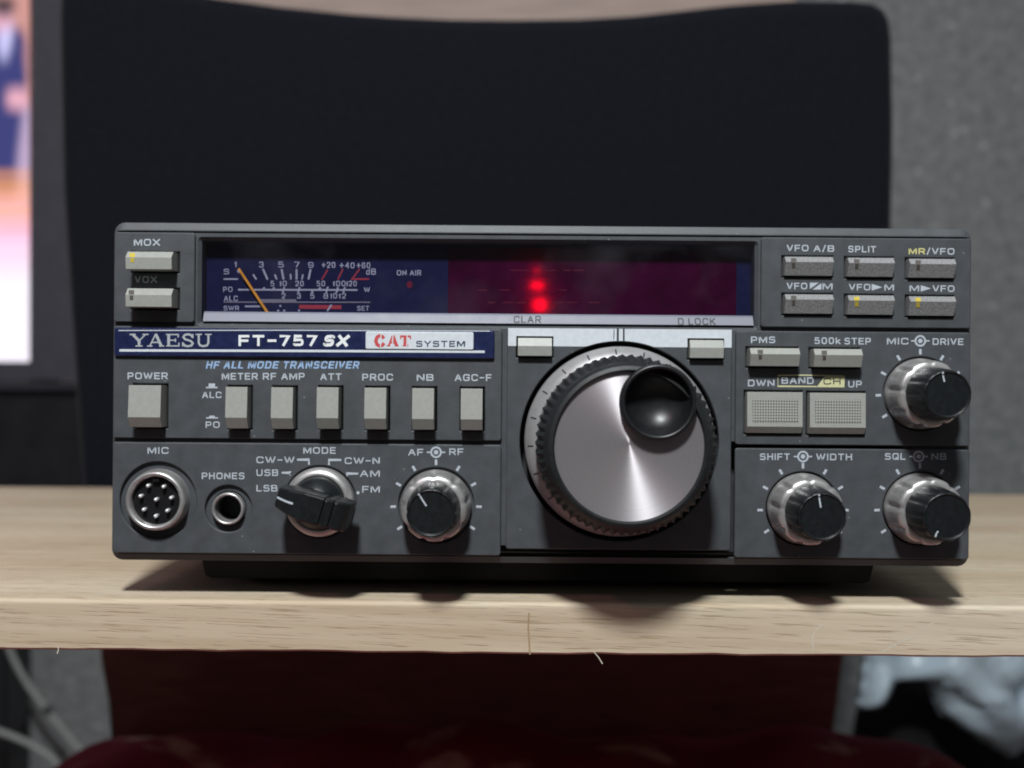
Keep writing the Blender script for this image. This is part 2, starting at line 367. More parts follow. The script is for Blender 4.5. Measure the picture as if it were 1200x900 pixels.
# ------------------------------------------------------------------ mesh helpers
class MB:
    """collects points in mm (world) and faces; build() links ONE mesh object"""
    def __init__(self): self.v, self.f, self.mi, self.sm = [], [], [], []
    def add(self, verts, faces, mi=0, smooth=False):
        o = len(self.v); self.v += [tuple(p) for p in verts]
        for f in faces:
            self.f.append(tuple(i + o for i in f)); self.mi.append(mi); self.sm.append(smooth)
    def box(self, x0, x1, y0, y1, z0, z1, mi=0):
        v = [(x, y, z) for x in (x0, x1) for y in (y0, y1) for z in (z0, z1)]
        self.add(v, [(0, 1, 3, 2), (4, 6, 7, 5), (0, 4, 5, 1), (2, 3, 7, 6), (0, 2, 6, 4), (1, 5, 7, 3)], mi)
    def profile_x(self, x0, x1, prof, mi=0):
        """closed (y, z) profile swept from x0 to x1"""
        n = len(prof)
        v = [(x0, y, z) for y, z in prof] + [(x1, y, z) for y, z in prof]
        f = [(i, (i + 1) % n, n + (i + 1) % n, n + i) for i in range(n)]
        f += [tuple(range(n))[::-1], tuple(range(n, 2 * n))]
        self.add(v, f, mi)
    def lathe(self, cx, cz, prof, n=64, mi=0, smooth=True, flute=None, cap_front=True, cap_back=False):
        """profile [(r, y)] round an axis along Y; flute(i, a) scales the radius"""
        rows = []
        for i, (r, y) in enumerate(prof):
            row = []
            for k in range(n):
                a = 2 * math.pi * k / n
                rr = r * (flute(i, a) if flute else 1.0)
                row.append((cx + rr * math.sin(a), y, cz + rr * math.cos(a)))
            rows.append(row)
        v = [p for row in rows for p in row]
        f = []
        for i in range(len(prof) - 1):
            for k in range(n):
                f.append((i * n + k, i * n + (k + 1) % n, (i + 1) * n + (k + 1) % n, (i + 1) * n + k))
        self.add(v, f, mi, smooth)
        L = len(prof)
        if cap_front: self.add(rows[-1], [tuple(range(n))], mi)
        if cap_back: self.add(rows[0], [tuple(range(n))[::-1]], mi)
    def flat(self, pts, y, mi=0):
        """picture-unit polygon printed on plane y"""
        self.add([P(px, py, y) for px, py in pts], [tuple(range(len(pts)))], mi)
    def stroke(self, p0, p1, w, y, mi=0, w2=None):
        dx, dy = p1[0] - p0[0], p1[1] - p0[1]; l = math.hypot(dx, dy) or 1
        nx, ny = -dy / l / 2, dx / l / 2; w2 = w if w2 is None else w2
        self.flat([(p0[0] + nx * w, p0[1] + ny * w), (p1[0] + nx * w2, p1[1] + ny * w2),
                   (p1[0] - nx * w2, p1[1] - ny * w2), (p0[0] - nx * w, p0[1] - ny * w)], y, mi)
    def path(self, pts, w, y, mi=0):
        """mitred ribbon through picture-unit points"""
        n = len(pts); L, R = [], []
        for i in range(n):
            a = pts[max(0, i - 1)]; c = pts[min(n - 1, i + 1)]
            dx, dy = c[0] - a[0], c[1] - a[1]; l = math.hypot(dx, dy) or 1
            k = 1.0
            if 0 < i < n - 1:
                d1 = (pts[i][0] - a[0], pts[i][1] - a[1]); d2 = (c[0] - pts[i][0], c[1] - pts[i][1])
                l1 = math.hypot(*d1) or 1; l2 = math.hypot(*d2) or 1
                cs = (d1[0] * d2[0] + d1[1] * d2[1]) / (l1 * l2); k = 1 / max(0.55, math.sqrt(max(0.05, (1 + cs) / 2)))
            nx, ny = -dy / l * w / 2 * k, dx / l * w / 2 * k
            L.append((pts[i][0] + nx, pts[i][1] + ny)); R.append((pts[i][0] - nx, pts[i][1] - ny))
        v = [P(px, py, y) for px, py in L + R]
        self.add(v, [(i, i + 1, n + i + 1, n + i) for i in range(n - 1)], mi)
    def ring(self, cx, cy, r0, r1, y, mi=0, n=28, a0=0, a1=360):
        full = abs(a1 - a0) >= 360
        m_ = n if full else n + 1
        A = [math.radians(a0 + (a1 - a0) * k / n) for k in range(m_)]
        v = [P(cx + r0 * math.sin(a), cy - r0 * math.cos(a), y) for a in A] + [P(cx + r1 * math.sin(a), cy - r1 * math.cos(a), y) for a in A]
        self.add(v, [(k, (k + 1) % m_, m_ + (k + 1) % m_, m_ + k) for k in range(m_ if full else n)], mi)
    def disc(self, cx, cy, r, y, mi=0, n=24, ry=None):
        ry = ry or r
        self.flat([(cx + r * math.sin(2 * math.pi * k / n), cy - ry * math.cos(2 * math.pi * k / n)) for k in range(n)], y, mi)
    def text(self, s, x0, x1, ytop, ybase, y, mi=0, bold=0.02, shear=0.0, slope=0.0):
        """wide stroke capitals fitted to the box x0..x1, ytop..ybase"""
        cap = ybase - ytop; w = cap * (0.17 + 1.8 * bold)
        gap = 0.30
        tot = sum(GLYPH[c][0] for c in s) + gap * (len(s) - 1)
        k = (x1 - x0) / tot; X = x0
        for n_, c in enumerate(s):
            gw, strokes = GLYPH[c]
            bw = max(gw * k - w, 0.01)
            for m_, pl in enumerate(strokes):
                pts = []
                for gx, gy in rounded(pl):
                    px = X + w / 2 + gx * bw; py = ybase - w / 2 - gy * (cap - w)
                    pts.append((px + shear * (ybase - py), py + slope * (px - x0)))
                if c not in 'SCG235690Od' and pl[0][:2] != pl[-1][:2]:              # square stroke ends
                    for a, e_ in ((0, 1), (-1, -2)):
                        dx, dy = pts[a][0] - pts[e_][0], pts[a][1] - pts[e_][1]; l = math.hypot(dx, dy) or 1
                        pts[a] = (pts[a][0] + dx / l * w / 2, pts[a][1] + dy / l * w / 2)
                self.path(pts, w, y - 0.003 * m_, mi)
            X += (gw + gap) * k
    def tube(self, pts, r, n=10, mi=0):
        rows = []
        for i, p in enumerate(pts):
            a = Vector(pts[max(0, i - 1)]); c = Vector(pts[min(len(pts) - 1, i + 1)])
            d = (c - a).normalized(); s = d.cross(Vector((0, 1, 0.01))).normalized(); u = s.cross(d)
            rows.append([tuple(Vector(p) + s * (r * math.cos(2 * math.pi * k / n)) + u * (r * math.sin(2 * math.pi * k / n))) for k in range(n)])
        v = [q for row in rows for q in row]
        self.add(v, [(i * n + k, i * n + (k + 1) % n, (i + 1) * n + (k + 1) % n, (i + 1) * n + k) for i in range(len(pts) - 1) for k in range(n)], mi, True)
        self.add(rows[0], [tuple(range(n))[::-1]], mi); self.add(rows[-1], [tuple(range(n))], mi)
    def build(self, name, mats, parent=None, metres=False):
        k = 1.0 if metres else MM
        vs = [(x * k, y * k, z * k) for x, y, z in self.v]
        lo = [min(p[i] for p in vs) for i in range(3)]; hi = [max(p[i] for p in vs) for i in range(3)]
        c = Vector([(lo[i] + hi[i]) / 2 for i in range(3)])
        me = bpy.data.meshes.new(name)
        me.from_pydata([tuple(Vector(p) - c) for p in vs], [], self.f)
        if not isinstance(mats, (list, tuple)): mats = [mats]
        for q in mats: me.materials.append(q)
        for p, mi, sm in zip(me.polygons, self.mi, self.sm):
            p.material_index = mi; p.use_smooth = sm
        me.update()
        return link(name, me, c, parent)

WORLD = {}
def link(name, me, c, parent=None):
    o = bpy.data.objects.new(name, me); COL.objects.link(o)
    WORLD[o.name] = Vector(c)
    if parent:
        o.parent = parent; o.location = Vector(c) - WORLD[parent.name]
    else:
        o.location = c
    return o
def empty(name, loc, label, cat, group=None):
    o = bpy.data.objects.new(name, None); COL.objects.link(o); o.location = loc
    o.empty_display_size = 0.02
    WORLD[o.name] = Vector(loc); return tag(o, label, cat, group)
def tag(o, label, cat, group=None, kind=None):
    if label: o['label'] = label
    if cat: o['category'] = cat
    if group: o['group'] = group
    if kind: o['kind'] = kind
    return o

def to_mesh(curve):
    o = bpy.data.objects.new("tmp", curve); COL.objects.link(o)
    bpy.context.view_layer.update()
    dg = bpy.context.evaluated_depsgraph_get()
    me = bpy.data.meshes.new_from_object(o.evaluated_get(dg))
    bpy.data.objects.remove(o); bpy.data.curves.remove(curve)
    return me
r_ = 0.30
GLYPH = {
 'A': (1.15, [[(0, 0), (.46, 1), (.54, 1), (1, 0)], [(.19, .33), (.81, .33)]]),
 'B': (1.08, [[(0, 0), (0, 1), (.95, 1, .22), (.95, .53, .2), (.1, .53)], [(0, 0), (1, 0, .24), (1, .53, .22), (.1, .53)]]),
 'C': (1.12, [[(1, .70), (1, 1, r_), (0, 1, r_), (0, 0, r_), (1, 0, r_), (1, .30)]]),
 'D': (1.12, [[(0, 0), (0, 1)], [(0, 1), (1, 1, .32), (1, 0, .32), (0, 0)]]),
 'E': (1.0, [[(1, 1), (0, 1), (0, 0), (1, 0)], [(0, .52), (.9, .52)]]),
 'F': (0.98, [[(1, 1), (0, 1), (0, 0)], [(0, .48), (.88, .48)]]),
 'G': (1.15, [[(1, .72), (1, 1, r_), (0, 1, r_), (0, 0, r_), (1, 0, r_), (1, .48), (.55, .48)]]),
 'H': (1.1, [[(0, 0), (0, 1)], [(1, 0), (1, 1)], [(0, .52), (1, .52)]]),
 'I': (0.22, [[(.5, 0), (.5, 1)]]),
 'K': (1.08, [[(0, 0), (0, 1)], [(1, 1), (.08, .45)], [(.3, .58), (1, 0)]]),
 'L': (0.92, [[(0, 1), (0, 0), (1, 0)]]),
 'M': (1.35, [[(0, 0), (0, 1), (.08, 1), (.5, .1), (.92, 1), (1, 1), (1, 0)]]),
 'N': (1.14, [[(0, 0), (0, 1), (.06, 1), (.94, 0), (1, 0), (1, 1)]]),
 'O': (1.2, [[(.5, 1), (1, 1, .38), (1, 0, .38), (0, 0, .38), (0, 1, .38), (.5, 1)]]),
 'P': (1.05, [[(0, 0), (0, 1)], [(0, 1), (1, 1, .28), (1, .42, .28), (0, .42)]]),
 'Q': (1.2, [[(.5, 1), (1, 1, .38), (1, 0, .38), (0, 0, .38), (0, 1, .38), (.5, 1)], [(.6, .3), (1, -.02)]]),
 'R': (1.1, [[(0, 0), (0, 1)], [(0, 1), (1, 1, .28), (1, .44, .28), (0, .44)], [(.52, .44), (1, 0)]]),
 'S': (1.08, [[(.97, .80), (.97, 1, r_), (.02, 1, r_), (.02, .53, .24), (1, .53, .24), (1, 0, r_), (0, 0, r_), (0, .20)]]),
 'T': (1.05, [[(0, 1), (1, 1)], [(.5, 1), (.5, 0)]]),
 'U': (1.1, [[(0, 1), (0, 0, .34), (1, 0, .34), (1, 1)]]),
 'V': (1.12, [[(0, 1), (.46, 0), (.54, 0), (1, 1)]]),
 'W': (1.6, [[(0, 1), (.24, 0), (.28, 0), (.5, .95), (.72, 0), (.76, 0), (1, 1)]]),
 'X': (1.2, [[(0, 1), (1, 0)], [(0, 0), (1, 1)]]),
 'Y': (1.12, [[(0, 1), (.5, .45), (1, 1)], [(.5, .47), (.5, 0)]]),
 '0': (0.95, [[(.5, 1), (1, 1, .38), (1, 0, .38), (0, 0, .38), (0, 1, .38), (.5, 1)]]),
 '1': (0.42, [[(0, .78), (.8, 1), (.8, 0)]]),
 '2': (0.95, [[(0, .72), (0, 1, .3), (1, 1, .3), (1, .55, .2), (0, .1), (0, 0), (1, 0)]]),
 '3': (0.92, [[(0, .75), (0, 1, .28), (.95, 1, .28), (.95, .53, .2), (.35, .53)], [(.5, .53), (1, .53, .22), (1, 0, .28), (0, 0, .28), (0, .25)]]),
 '4': (1.0, [[(.75, 0), (.75, 1)], [(.75, 1), (0, .3), (1, .3)]]),
 '5': (0.95, [[(.95, 1), (.06, 1), (.02, .56), (1, .6, .28), (1, 0, .3), (0, 0, .3), (0, .17)]]),
 '6': (0.95, [[(.92, .78), (.92, 1, .3), (0, 1, .36), (0, 0, .36), (1, 0, .3), (1, .58, .3), (.02, .56)]]),
 '7': (0.92, [[(0, 1), (1, 1), (.36, 0)]]),
 '8': (0.95, [[(.5, .53), (.95, .53, .22), (.95, 1, .24), (.05, 1, .24), (.05, .53, .22), (.5, .53)], [(.5, .53), (1, .53, .24), (1, 0, .28), (0, 0, .28), (0, .53, .24), (.5, .53)]]),
 '9': (0.95, [[(.08, .22), (.08, 0, .3), (1, 0, .36), (1, 1, .36), (0, 1, .3), (0, .42, .3), (.98, .44)]]),
 '-': (0.80, [[(0, .48), (1, .48)]]),
 '/': (0.62, [[(0, -.08), (1, 1.08)]]),
 '+': (0.98, [[(0, .5), (1, .5)], [(.5, .12), (.5, .88)]]),
 ' ': (0.30, []),
 'k': (0.85, [[(0, 0), (0, 1)], [(.9, .68), (.08, .3)], [(.3, .4), (1, 0)]]),
 'd': (0.9, [[(1, 1), (1, 0)], [(1, 0), (0, 0, .3), (0, .68, .3), (1, .68)]]),
}
def rounded(pl, n=5):
    out = []
    for i, p in enumerate(pl):
        if len(p) < 3 or i in (0, len(pl) - 1): out.append(p[:2]); continue
        a, c = pl[i - 1], pl[i + 1]; r = p[2]
        def toward(q):
            dx, dy = q[0] - p[0], q[1] - p[1]; l = math.hypot(dx, dy); k = min(r, l * 0.5) / l
            return (p[0] + dx * k, p[1] + dy * k)
        s0, s1 = toward(a), toward(c)
        for k in range(n + 1):
            t = k / n
            # between a chord and the corner: a squarish round
            x = (1 - t) ** 2 * s0[0] + 2 * t * (1 - t) * p[0] + t * t * s1[0]
            y = (1 - t) ** 2 * s0[1] + 2 * t * (1 - t) * p[1] + t * t * s1[1]
            if not out or math.hypot(out[-1][0] - x, out[-1][1] - y) > 1e-4: out.append((x, y))
    return out

def circle_pts(cx, cz, r, n=64):
    return [(cx + r * math.cos(2 * math.pi * k / n), cz + r * math.sin(2 * math.pi * k / n)) for k in range(n)]
def round_rect(x0, x1, z0, z1, r, n=5):
    out = []
    for cx, cz, a0 in ((x1 - r, z1 - r, 0), (x0 + r, z1 - r, 90), (x0 + r, z0 + r, 180), (x1 - r, z0 + r, 270)):
        for k in range(n + 1):
            a = math.radians(a0 + 90 * k / n); out.append((cx + r * math.cos(a), cz + r * math.sin(a)))
    return out
def plate_mesh(outline, holes, yf, thick, bevel, res=0):
    """flat plate with holes; points in mm (X, Z); front at yf"""
    c = bpy.data.curves.new("pl", 'CURVE'); c.dimensions = '2D'; c.fill_mode = 'BOTH'
    c.extrude = thick / 2 - bevel; c.bevel_depth = bevel; c.bevel_resolution = res; c.offset = -bevel
    def area(p): return sum(p[i][0] * p[(i + 1) % len(p)][1] - p[(i + 1) % len(p)][0] * p[i][1] for i in range(len(p)))
    for k, pts in enumerate([outline] + holes):
        if (area(pts) < 0) == (k == 0): pts = pts[::-1]
        sp = c.splines.new('POLY'); sp.points.add(len(pts) - 1); sp.use_cyclic_u = True
        for q, (x, z) in zip(sp.points, pts): q.co = (x, z, 0, 1)
    me = to_mesh(c)
    yc = yf + thick / 2
    return [(v.co.x, yc - v.co.z, v.co.y) for v in me.vertices], [tuple(p.vertices) for p in me.polygons]
def plate(name, outline, holes, yf, thick, bevel, mats, parent, res=0, tweak=None):
    vs, fs = plate_mesh(outline, holes, yf, thick, bevel, res)
    if tweak: vs = [tweak(p) for p in vs]
    b = MB(); b.add(vs, fs); return b.build(name, mats, parent)

# =================================================================== SETTING
b = MB(); b.box(-3, 3, 0.86, 0.96, -0.52, 2.0)
tag(b.build('wall', M['wall'], metres=True), 'grey speckled rough wall behind the chair', 'wall', kind='structure')
b = MB(); b.box(-3, 3, -2, 0.86, -0.56, -0.52)
tag(b.build('floor', M['floor'], metres=True), 'brown floor below the chair', 'floor', kind='structure')

# tan board on the wall, above the chair back
b = MB(); p0 = U(150, 60, 1.135); p1 = U(935, -330, 1.135)
b.box(p0.x, p1.x, 0.835, 0.859, p0.z, p1.z)
tag(b.build('wooden_board', M['tan_board'], metres=True), 'tan wooden board on the wall just above the black chair back', 'board')

# =================================================================== PLANK
pf, pb, pt = -2.0, 310.0, -14.0
prof = [(pb, 0.0), (pb, pt), (pf + 0.6, pt), (pf, pt + 0.6)]
for k in range(6):
    a = math.radians(180 - 90 * k / 5); prof.append((pf + 1.3 + 1.3 * math.cos(a), -1.3 + 1.3 * math.sin(a)))
b = MB()
# along X in short lengths so that the sawn lower arris can wander
xs = [-640 + 8 * k for k in range(161)]; n = len(prof)
rows = []
for x in xs:
    j = random.uniform(-0.22, 0.22)
    rows.append([(x, y, z + (j if z < -13 and y < 0 else 0)) for y, z in prof])
b.add([p for r in rows for p in r], [(i * n + k, i * n + (k + 1) % n, (i + 1) * n + (k + 1) % n, (i + 1) * n + k) for i in range(len(xs) - 1) for k in range(n)])
b.add(rows[0], [tuple(range(n))]); b.add(rows[-1], [tuple(range(n))[::-1]])
plank = tag(b.build('wooden_plank', M['wood']), 'thick pale wooden plank the radio stands on, rough sawn front edge', 'plank')
for (px, py), (qx, qy) in (((696, 764), (706, 778)), ((68, 758), (67, 766))):
    b = MB(); p, q = P(px, py, pf), P(qx, qy, pf - 0.6)      # fibres torn loose at the lower edge
    b.tube([p, ((p[0] + q[0]) / 2 + 0.2, p[1] - 0.2, (p[2] + q[2]) / 2), q], 0.15, 6)
    b.build('splinter', M['wood_pale'], plank)
b = MB()
for pts, w in (([(620, 718), (619, 735), (621, 767)], 2.0),):
    b.path(pts, w, pf - 0.03)
b.build('glue_joint', M['wood_joint'], plank)
b = MB()
b.path([(1034, 764), (1052, 754), (1073, 744), (1095, 729)], 1.5, pf - 0.03)
b.path([(953, 761), (952, 747), (955, 739), (963, 732)], 1.5, pf - 0.03)
b.build('scratch', M['wood_pale'], plank)

# =================================================================== RADIO
radio = empty('radio_transceiver', (0, 0.11, 0), 'dark grey radio transceiver with lit red display and large tuning knob on the plank', 'radio')

L, R_ = Q(129.5, 0)[0], Q(1140, 0)[0]
T, B_ = Q(0, 263)[1], Q(0, 661)[1]
def qrect(x0, x1, y0, y1, r=0.6):
    a = Q(x0, y1); c = Q(x1, y0); return round_rect(a[0], c[0], a[1], c[1], r, 2)

# ---- buttons: (front rect in picture units, kind)
buttons = []
def solid(x0, x1, ys, d, back=3.0):
    """ys: [(py, depth in front)], top to bottom -> swept profile with true size"""
    X0, X1 = P(x0, ys[0][0], -d)[0], P(x1, ys[0][0], -d)[0]
    xm = (x0 + x1) / 2
    pr = [(back, P(xm, ys[0][0], -ys[0][1])[2])] + [(-dd, P(xm, py, -dd)[2]) for py, dd in ys] + [(back, P(xm, ys[-1][0], -ys[-1][1])[2])]
    return X0, X1, pr
def button(x0, x1, ys, mk='button', lens=None):
    d = max(q[1] for q in ys)
    X0, X1, pr = solid(x0, x1, ys, d)
    b = MB(); b.profile_x(X0, X1, pr)
    o = b.build('push_button', M[mk], radio)
    zs = [q[1] for q in pr]
    buttons.append((X0 - 0.45, X1 + 0.45, min(zs) - 0.45, max(zs) + 0.45))
    if lens:
        lb = MB(); lx, c = lens
        for (py, dd), (qy, dq) in zip(ys[:-1], ys[1:]):
            if py > ys[1][0]: break
            a0, a1 = (0.25, 0.95) if py == ys[0][0] else (0.05, 0.42)
            y0, y1 = py + (qy - py) * a0, py + (qy - py) * a1
            d0, d1 = dd + (dq - dd) * a0 + 0.06, dd + (dq - dd) * a1 + 0.06
            w = 3.2 if py == ys[0][0] else 2.0
            lb.add([P(lx - w, y0, -d0), P(lx + w, y0, -d0), P(lx + w, y1, -d1), P(lx - w, y1, -d1)], [(0, 1, 2, 3)])
        lb.build('indicator_lens', M[c], o)
    return o
# voice switches, upper left corner
button(147, 201, [(295, 3.9), (301.5, 5.6), (315.5, 5.3)], lens=(155, 'lens_yellow'))
button(147, 201, [(338, 3.9), (345.5, 5.6), (359.5, 5.3)], lens=(154, 'lens_dark'))
# power and the six mode switches
button(150, 188, [(451.5, 4.6), (489, 5.2), (500.5, 3.4)])
for x0, y0 in ((264, 453.5), (317.5, 454), (371, 454), (427, 454.5), (483, 455), (540, 455.5)):
    dp = 4.4 if x0 < 320 else 5.6
    button(x0, x0 + 25.5, [(y0, dp - 0.5), (y0 + 36, dp), (y0 + 48.5, dp - 1.8)])
# memory and oscillator keys, upper right corner
for i, x0 in enumerate((921, 995, 1067)):
    x1 = (977.5, 1049, 1121)[i]; s_ = i * 1.2
    button(x0, x1, [(301 + s_, 1.5), (307 + s_, 2.7), (323 + s_, 1.0)], 'dark_button', lens=(x0 + 9, 'lens_dark'))
    button(x0, x1, [(345 + s_, 1.5), (351 + s_, 2.7), (367.5 + s_, 1.0)], 'dark_button', lens=(x0 + 9, 'lens_yellow' if i else 'lens_dark'))
# the two step keys
button(880, 938, [(408, 3.0), (415, 4.3), (429, 3.0)], lens=(891, 'lens_dark'))
button(955, 1011.5, [(409, 3.0), (416, 4.3), (430, 3.0)], lens=(966, 'lens_dark'))
# two wide band keys with dotted pads
for x0, x1, y0 in ((876, 941, 459.5), (949.5, 1015, 460.5)):
    o = button(x0, x1, [(y0, 1.9), (y0 + 40.5, 2.2), (y0 + 48, 0.9)])
    b = MB(); q = [P(x, y, -2.24) for x, y in ((x0 + 6, y0 + 8), (x1 - 5, y0 + 8), (x1 - 5, y0 + 35), (x0 + 6, y0 + 35))]
    b.add(q, [(0, 1, 2, 3)]); b.build('dotted_pad', M['dots'], o)
# two keys flanking the tuning knob
button(607, 647, [(396, 1.9), (405.5, 2.8), (417, 2.4)])
button(809, 848.5, [(398.5, 1.9), (407.5, 2.8), (419.5, 2.4)])

def holes_in(x0, x1, y0, y1):
    a = Q(x0, y1); c = Q(x1, y0)
    return [[(h[0], h[2]), (h[1], h[2]), (h[1], h[3]), (h[0], h[3])] for h in buttons
            if h[0] > a[0] and h[1] < c[0] and h[2] > a[1] and h[3] < c[1]]

# ---- knob centres on the panel (mm)
def PC(px, py): p = P(px, py, 0); return p[0], p[2]
K_AF, K_MODE, K_SHIFT, K_SQL, K_MIC = PC(511, 592), PC(375, 588), PC(941, 596), PC(1078, 596), PC(1078.5, 461.5)
C_TUNE, C_SOCK, C_JACK = PC(725.5, 517), PC(185, 586), PC(267.5, 596)
px_ = lambda v: v / 4.244

# ---- back plate (the bezel round the display is its front)
win = qrect(233, 885, 284, 380, 0.3)
def tweak(p):
    x, y, z = p
    if y < 2.0:
        if z > T - 1.9: z -= 1.05
        elif z < B_ + 1.9: z += 0.85
    return (x, y, z)
front = plate('front_panel', round_rect(L, R_, B_, T, 3.0, 5), [win, circle_pts(*C_TUNE, px_(117), 96), circle_pts(*C_JACK, px_(16.5), 40)] +
              [[(h[0], h[2]), (h[1], h[2]), (h[1], h[3]), (h[0], h[3])] for h in buttons], 1.2, 8.0, 1.0, M['panel'], radio, 0, tweak)

def sub(x0, x1, y0, y1, extra=(), yf=0.0, r=0.7):
    return plate('control_panel', qrect(x0, x1, y0, y1, r), holes_in(x0, x1, y0, y1) + list(extra), yf, 1.25 - yf - 0.1, 0.22, M['panel'], radio)
pA = sub(132.5, 227, 275.5, 381)
pB = sub(132.5, 588, 385.5, 517)
pC = sub(132.5, 588, 521.5, 651.5, [circle_pts(*C_SOCK, px_(45)), circle_pts(*C_JACK, px_(27.5)), circle_pts(*K_MODE, px_(42.5)), circle_pts(*K_AF, px_(44.5))])
pD = sub(594, 857, 383.5, 643, [circle_pts(*C_TUNE, px_(116.5), 96)], -0.6)
pE = sub(862, 1137, 385.5, 519, [circle_pts(*K_MIC, px_(43.5))])
pF = sub(862, 1137, 523, 651.5, [circle_pts(*K_SHIFT, px_(43.5)), circle_pts(*K_SQL, px_(43.5))])
pG = sub(891, 1137, 275.5, 381)

# ---- cabinet and feet
b = MB()
vs, fs = plate_mesh(round_rect(L + 2.2, R_ - 2.2, B_ + 1.6, T - 1.0, 2.0, 4), [], 9.0, 219.0, 0.8)
b.add(vs, fs); b.box(L + 24, R_ - 24, 22, 190, B_ - 2.2, B_ + 1.7)
case = b.build('cabinet', M['case'], radio)
for sx in (P(238, 660, 20)[0] + 18, P(1023, 660, 20)[0] - 18):
    for y0 in (28, 195):
        b = MB(); b.lathe(0, 0, [(13.8, 0), (13.8, 6), (12.6, 9.2), (11.6, 9.2)], 40)
        # foot: short stub, axis upright
        vv = [(sx + x, y0 + 14 + z, 9.3 - y) for x, y, z in b.v]
        c = MB(); c.v, c.f, c.mi, c.sm = [(x, y, z if z > 0.12 else 0.0) for x, y, z in vv], b.f, b.mi, b.sm
        c.v = [(x, y, (z if z < 9.0 else B_ + 1.65)) for x, y, z in c.v]
        c.build('foot', M['rubber'], radio)
ra, rb = P(237, 660, 20)[0], P(1023, 660, 20)[0]
b = MB(); zs = [(0.4, B_ - 2.15), (1.6, 3.2), (3.4, 2.5)]
v = [(ra + zs[0][0], y_, zs[0][1]) for y_ in (18, 27)] + [(ra + zs[1][0], y_, zs[1][1]) for y_ in (18, 27)] + [(ra + zs[2][0], y_, zs[2][1]) for y_ in (18, 27)]
v += [(rb - zs[2][0], y_, zs[2][1]) for y_ in (18, 27)] + [(rb - zs[1][0], y_, zs[1][1]) for y_ in (18, 27)] + [(rb - zs[0][0], y_, zs[0][1]) for y_ in (18, 27)]
n = 6
b.add(v, [tuple(2 * k for k in range(n))[::-1], tuple(2 * k + 1 for k in range(n))] + [(2 * k, (2 * k + 2) % 12, (2 * k + 3) % 12, 2 * k + 1) for k in range(n)])
b.build('tilt_bail', M['rubber'], radio)

# ---- display: meter card, read-out, trim, pane
YD = 6.4
wx0, wz0 = Q(233, 380); wx1, wz1 = Q(885, 284)
xm = P(525, 330, YD)[0]; xr = P(863, 330, YD)[0]
vs, fs = plate_mesh([(wx0 + 0.1, wz0 + 0.2), (wx1 - 0.1, wz0 + 0.2), (wx1 - 0.1, wz1 - 0.1), (wx0 + 0.1, wz1 - 0.1)],
                    [[(xm, wz0 + 0.8), (xr, wz0 + 0.8), (xr, wz1 - 0.6), (xm, wz1 - 0.6)]], YD, 1.0, 0.02)
b = MB(); b.add(vs, fs); meter = b.build('meter_card', M['meter_blue'], radio)
b = MB(); b.box(xm + 0.05, xr - 0.05, YD - 0.02, YD + 0.1, wz0 + 0.85, wz1 - 0.65)
readout = b.build('digital_display', M['magenta'], radio)
y = YD - 0.06
b = MB()
for s, x0, x1, yb in (("1", 274.5, 277.5, 313), ("3", 303.5, 309, 313.5), ("5", 326, 332.5, 313.5), ("7", 345, 351, 313.5), ("9", 361, 367.5, 314),
                      ("+20", 377, 393, 314), ("+40", 398, 415.5, 314.5), ("+60", 418, 434, 314.5)):
    b.text(s, x0, x1, yb - 7, yb, y, 0, 0.0)
b.text("S", 262, 268.5, 315, 321.5, y, 0, 0.0); b.text("dB", 429, 440.5, 314.5, 322, y, 0, 0.0)
b.stroke((262, 327), (279, 327), 1.8, y)
for p, q, w in (((279, 316), (287, 328), 4.0), ((296.5, 321.5), (300.5, 327.5), 1.9), ((308, 315), (313.5, 327.5), 2.4), ((322, 321.5), (324.2, 327.5), 1.9),
                ((330, 315.5), (332.3, 327.5), 2.4), ((340.5, 321), (340.8, 327.5), 1.9), ((347.5, 315.5), (347.5, 327.5), 2.4), ((355, 321.5), (353.8, 327.5), 1.9), ((364, 315.5), (361.5, 327.5), 2.4)):
    b.stroke(p, q, w, y)
for p, q, w in (((384, 316), (377, 328), 1.7), ((402, 315), (396, 327.5), 1.7), ((421.5, 315), (413, 326.5), 1.7), ((411.5, 327), (432.5, 327), 2.0)):
    b.stroke(p, q, w, y, 1)
b.text("PO", 261.5, 272.5, 336, 342, y, 0, 0.0); b.text("W", 426.5, 433.5, 336.5, 342.5, y, 0, 0.0)
b.stroke((279, 339.5), (419, 339.8), 2.0, y)
for s, x0, x1 in (("5", 317, 321.5), ("10", 327.5, 336), ("20", 346, 356), ("50", 371, 381), ("100", 390, 405), ("120", 405.8, 418)):
    b.text(s, x0, x1, 329, 335.5, y, 0, 0.0)
for s, x0, x1 in (("2", 330, 334.5), ("3", 348, 352.5), ("5", 363.5, 368.5), ("8", 379, 384.5), ("10", 387, 395), ("12", 396.8, 405.5)):
    b.text(s, x0, x1, 343.5, 350, y, 0, 0.0)
for x, a0, a1 in ((309, 336.8, 339), (320.5, 336.8, 339), (332, 336.5, 343), (350, 336.5, 343), (366, 339, 343), (374.5, 336.8, 339), (383, 336, 343), (395, 336.5, 343), (403, 336.5, 343)):
    b.stroke((x + 1.2, a0), (x - 0.8, a1), 2.2, y - 0.03)
b.text("ALC", 262.5, 278.5, 346.5, 353, y, 0, 0.0)
b.stroke((262, 354), (434, 354.2), 1.4, y, 2); b.stroke((304, 352), (347, 352.2), 3.0, y - 0.02, 2)
b.text("SWR", 262, 280, 358.3, 363.8, y, 0, 0.0); b.stroke((287, 359), (306, 359), 2.0, y)
for x, yy in ((328.5, 358.5), (326, 364), (333, 364), (350.5, 364)): b.disc(x, yy, 1.3, y, 0, 8)
b.stroke((350.5, 359.5), (400, 360), 4.6, y, 1); b.stroke((388.5, 357), (383.5, 364.5), 2.0, y - 0.03)
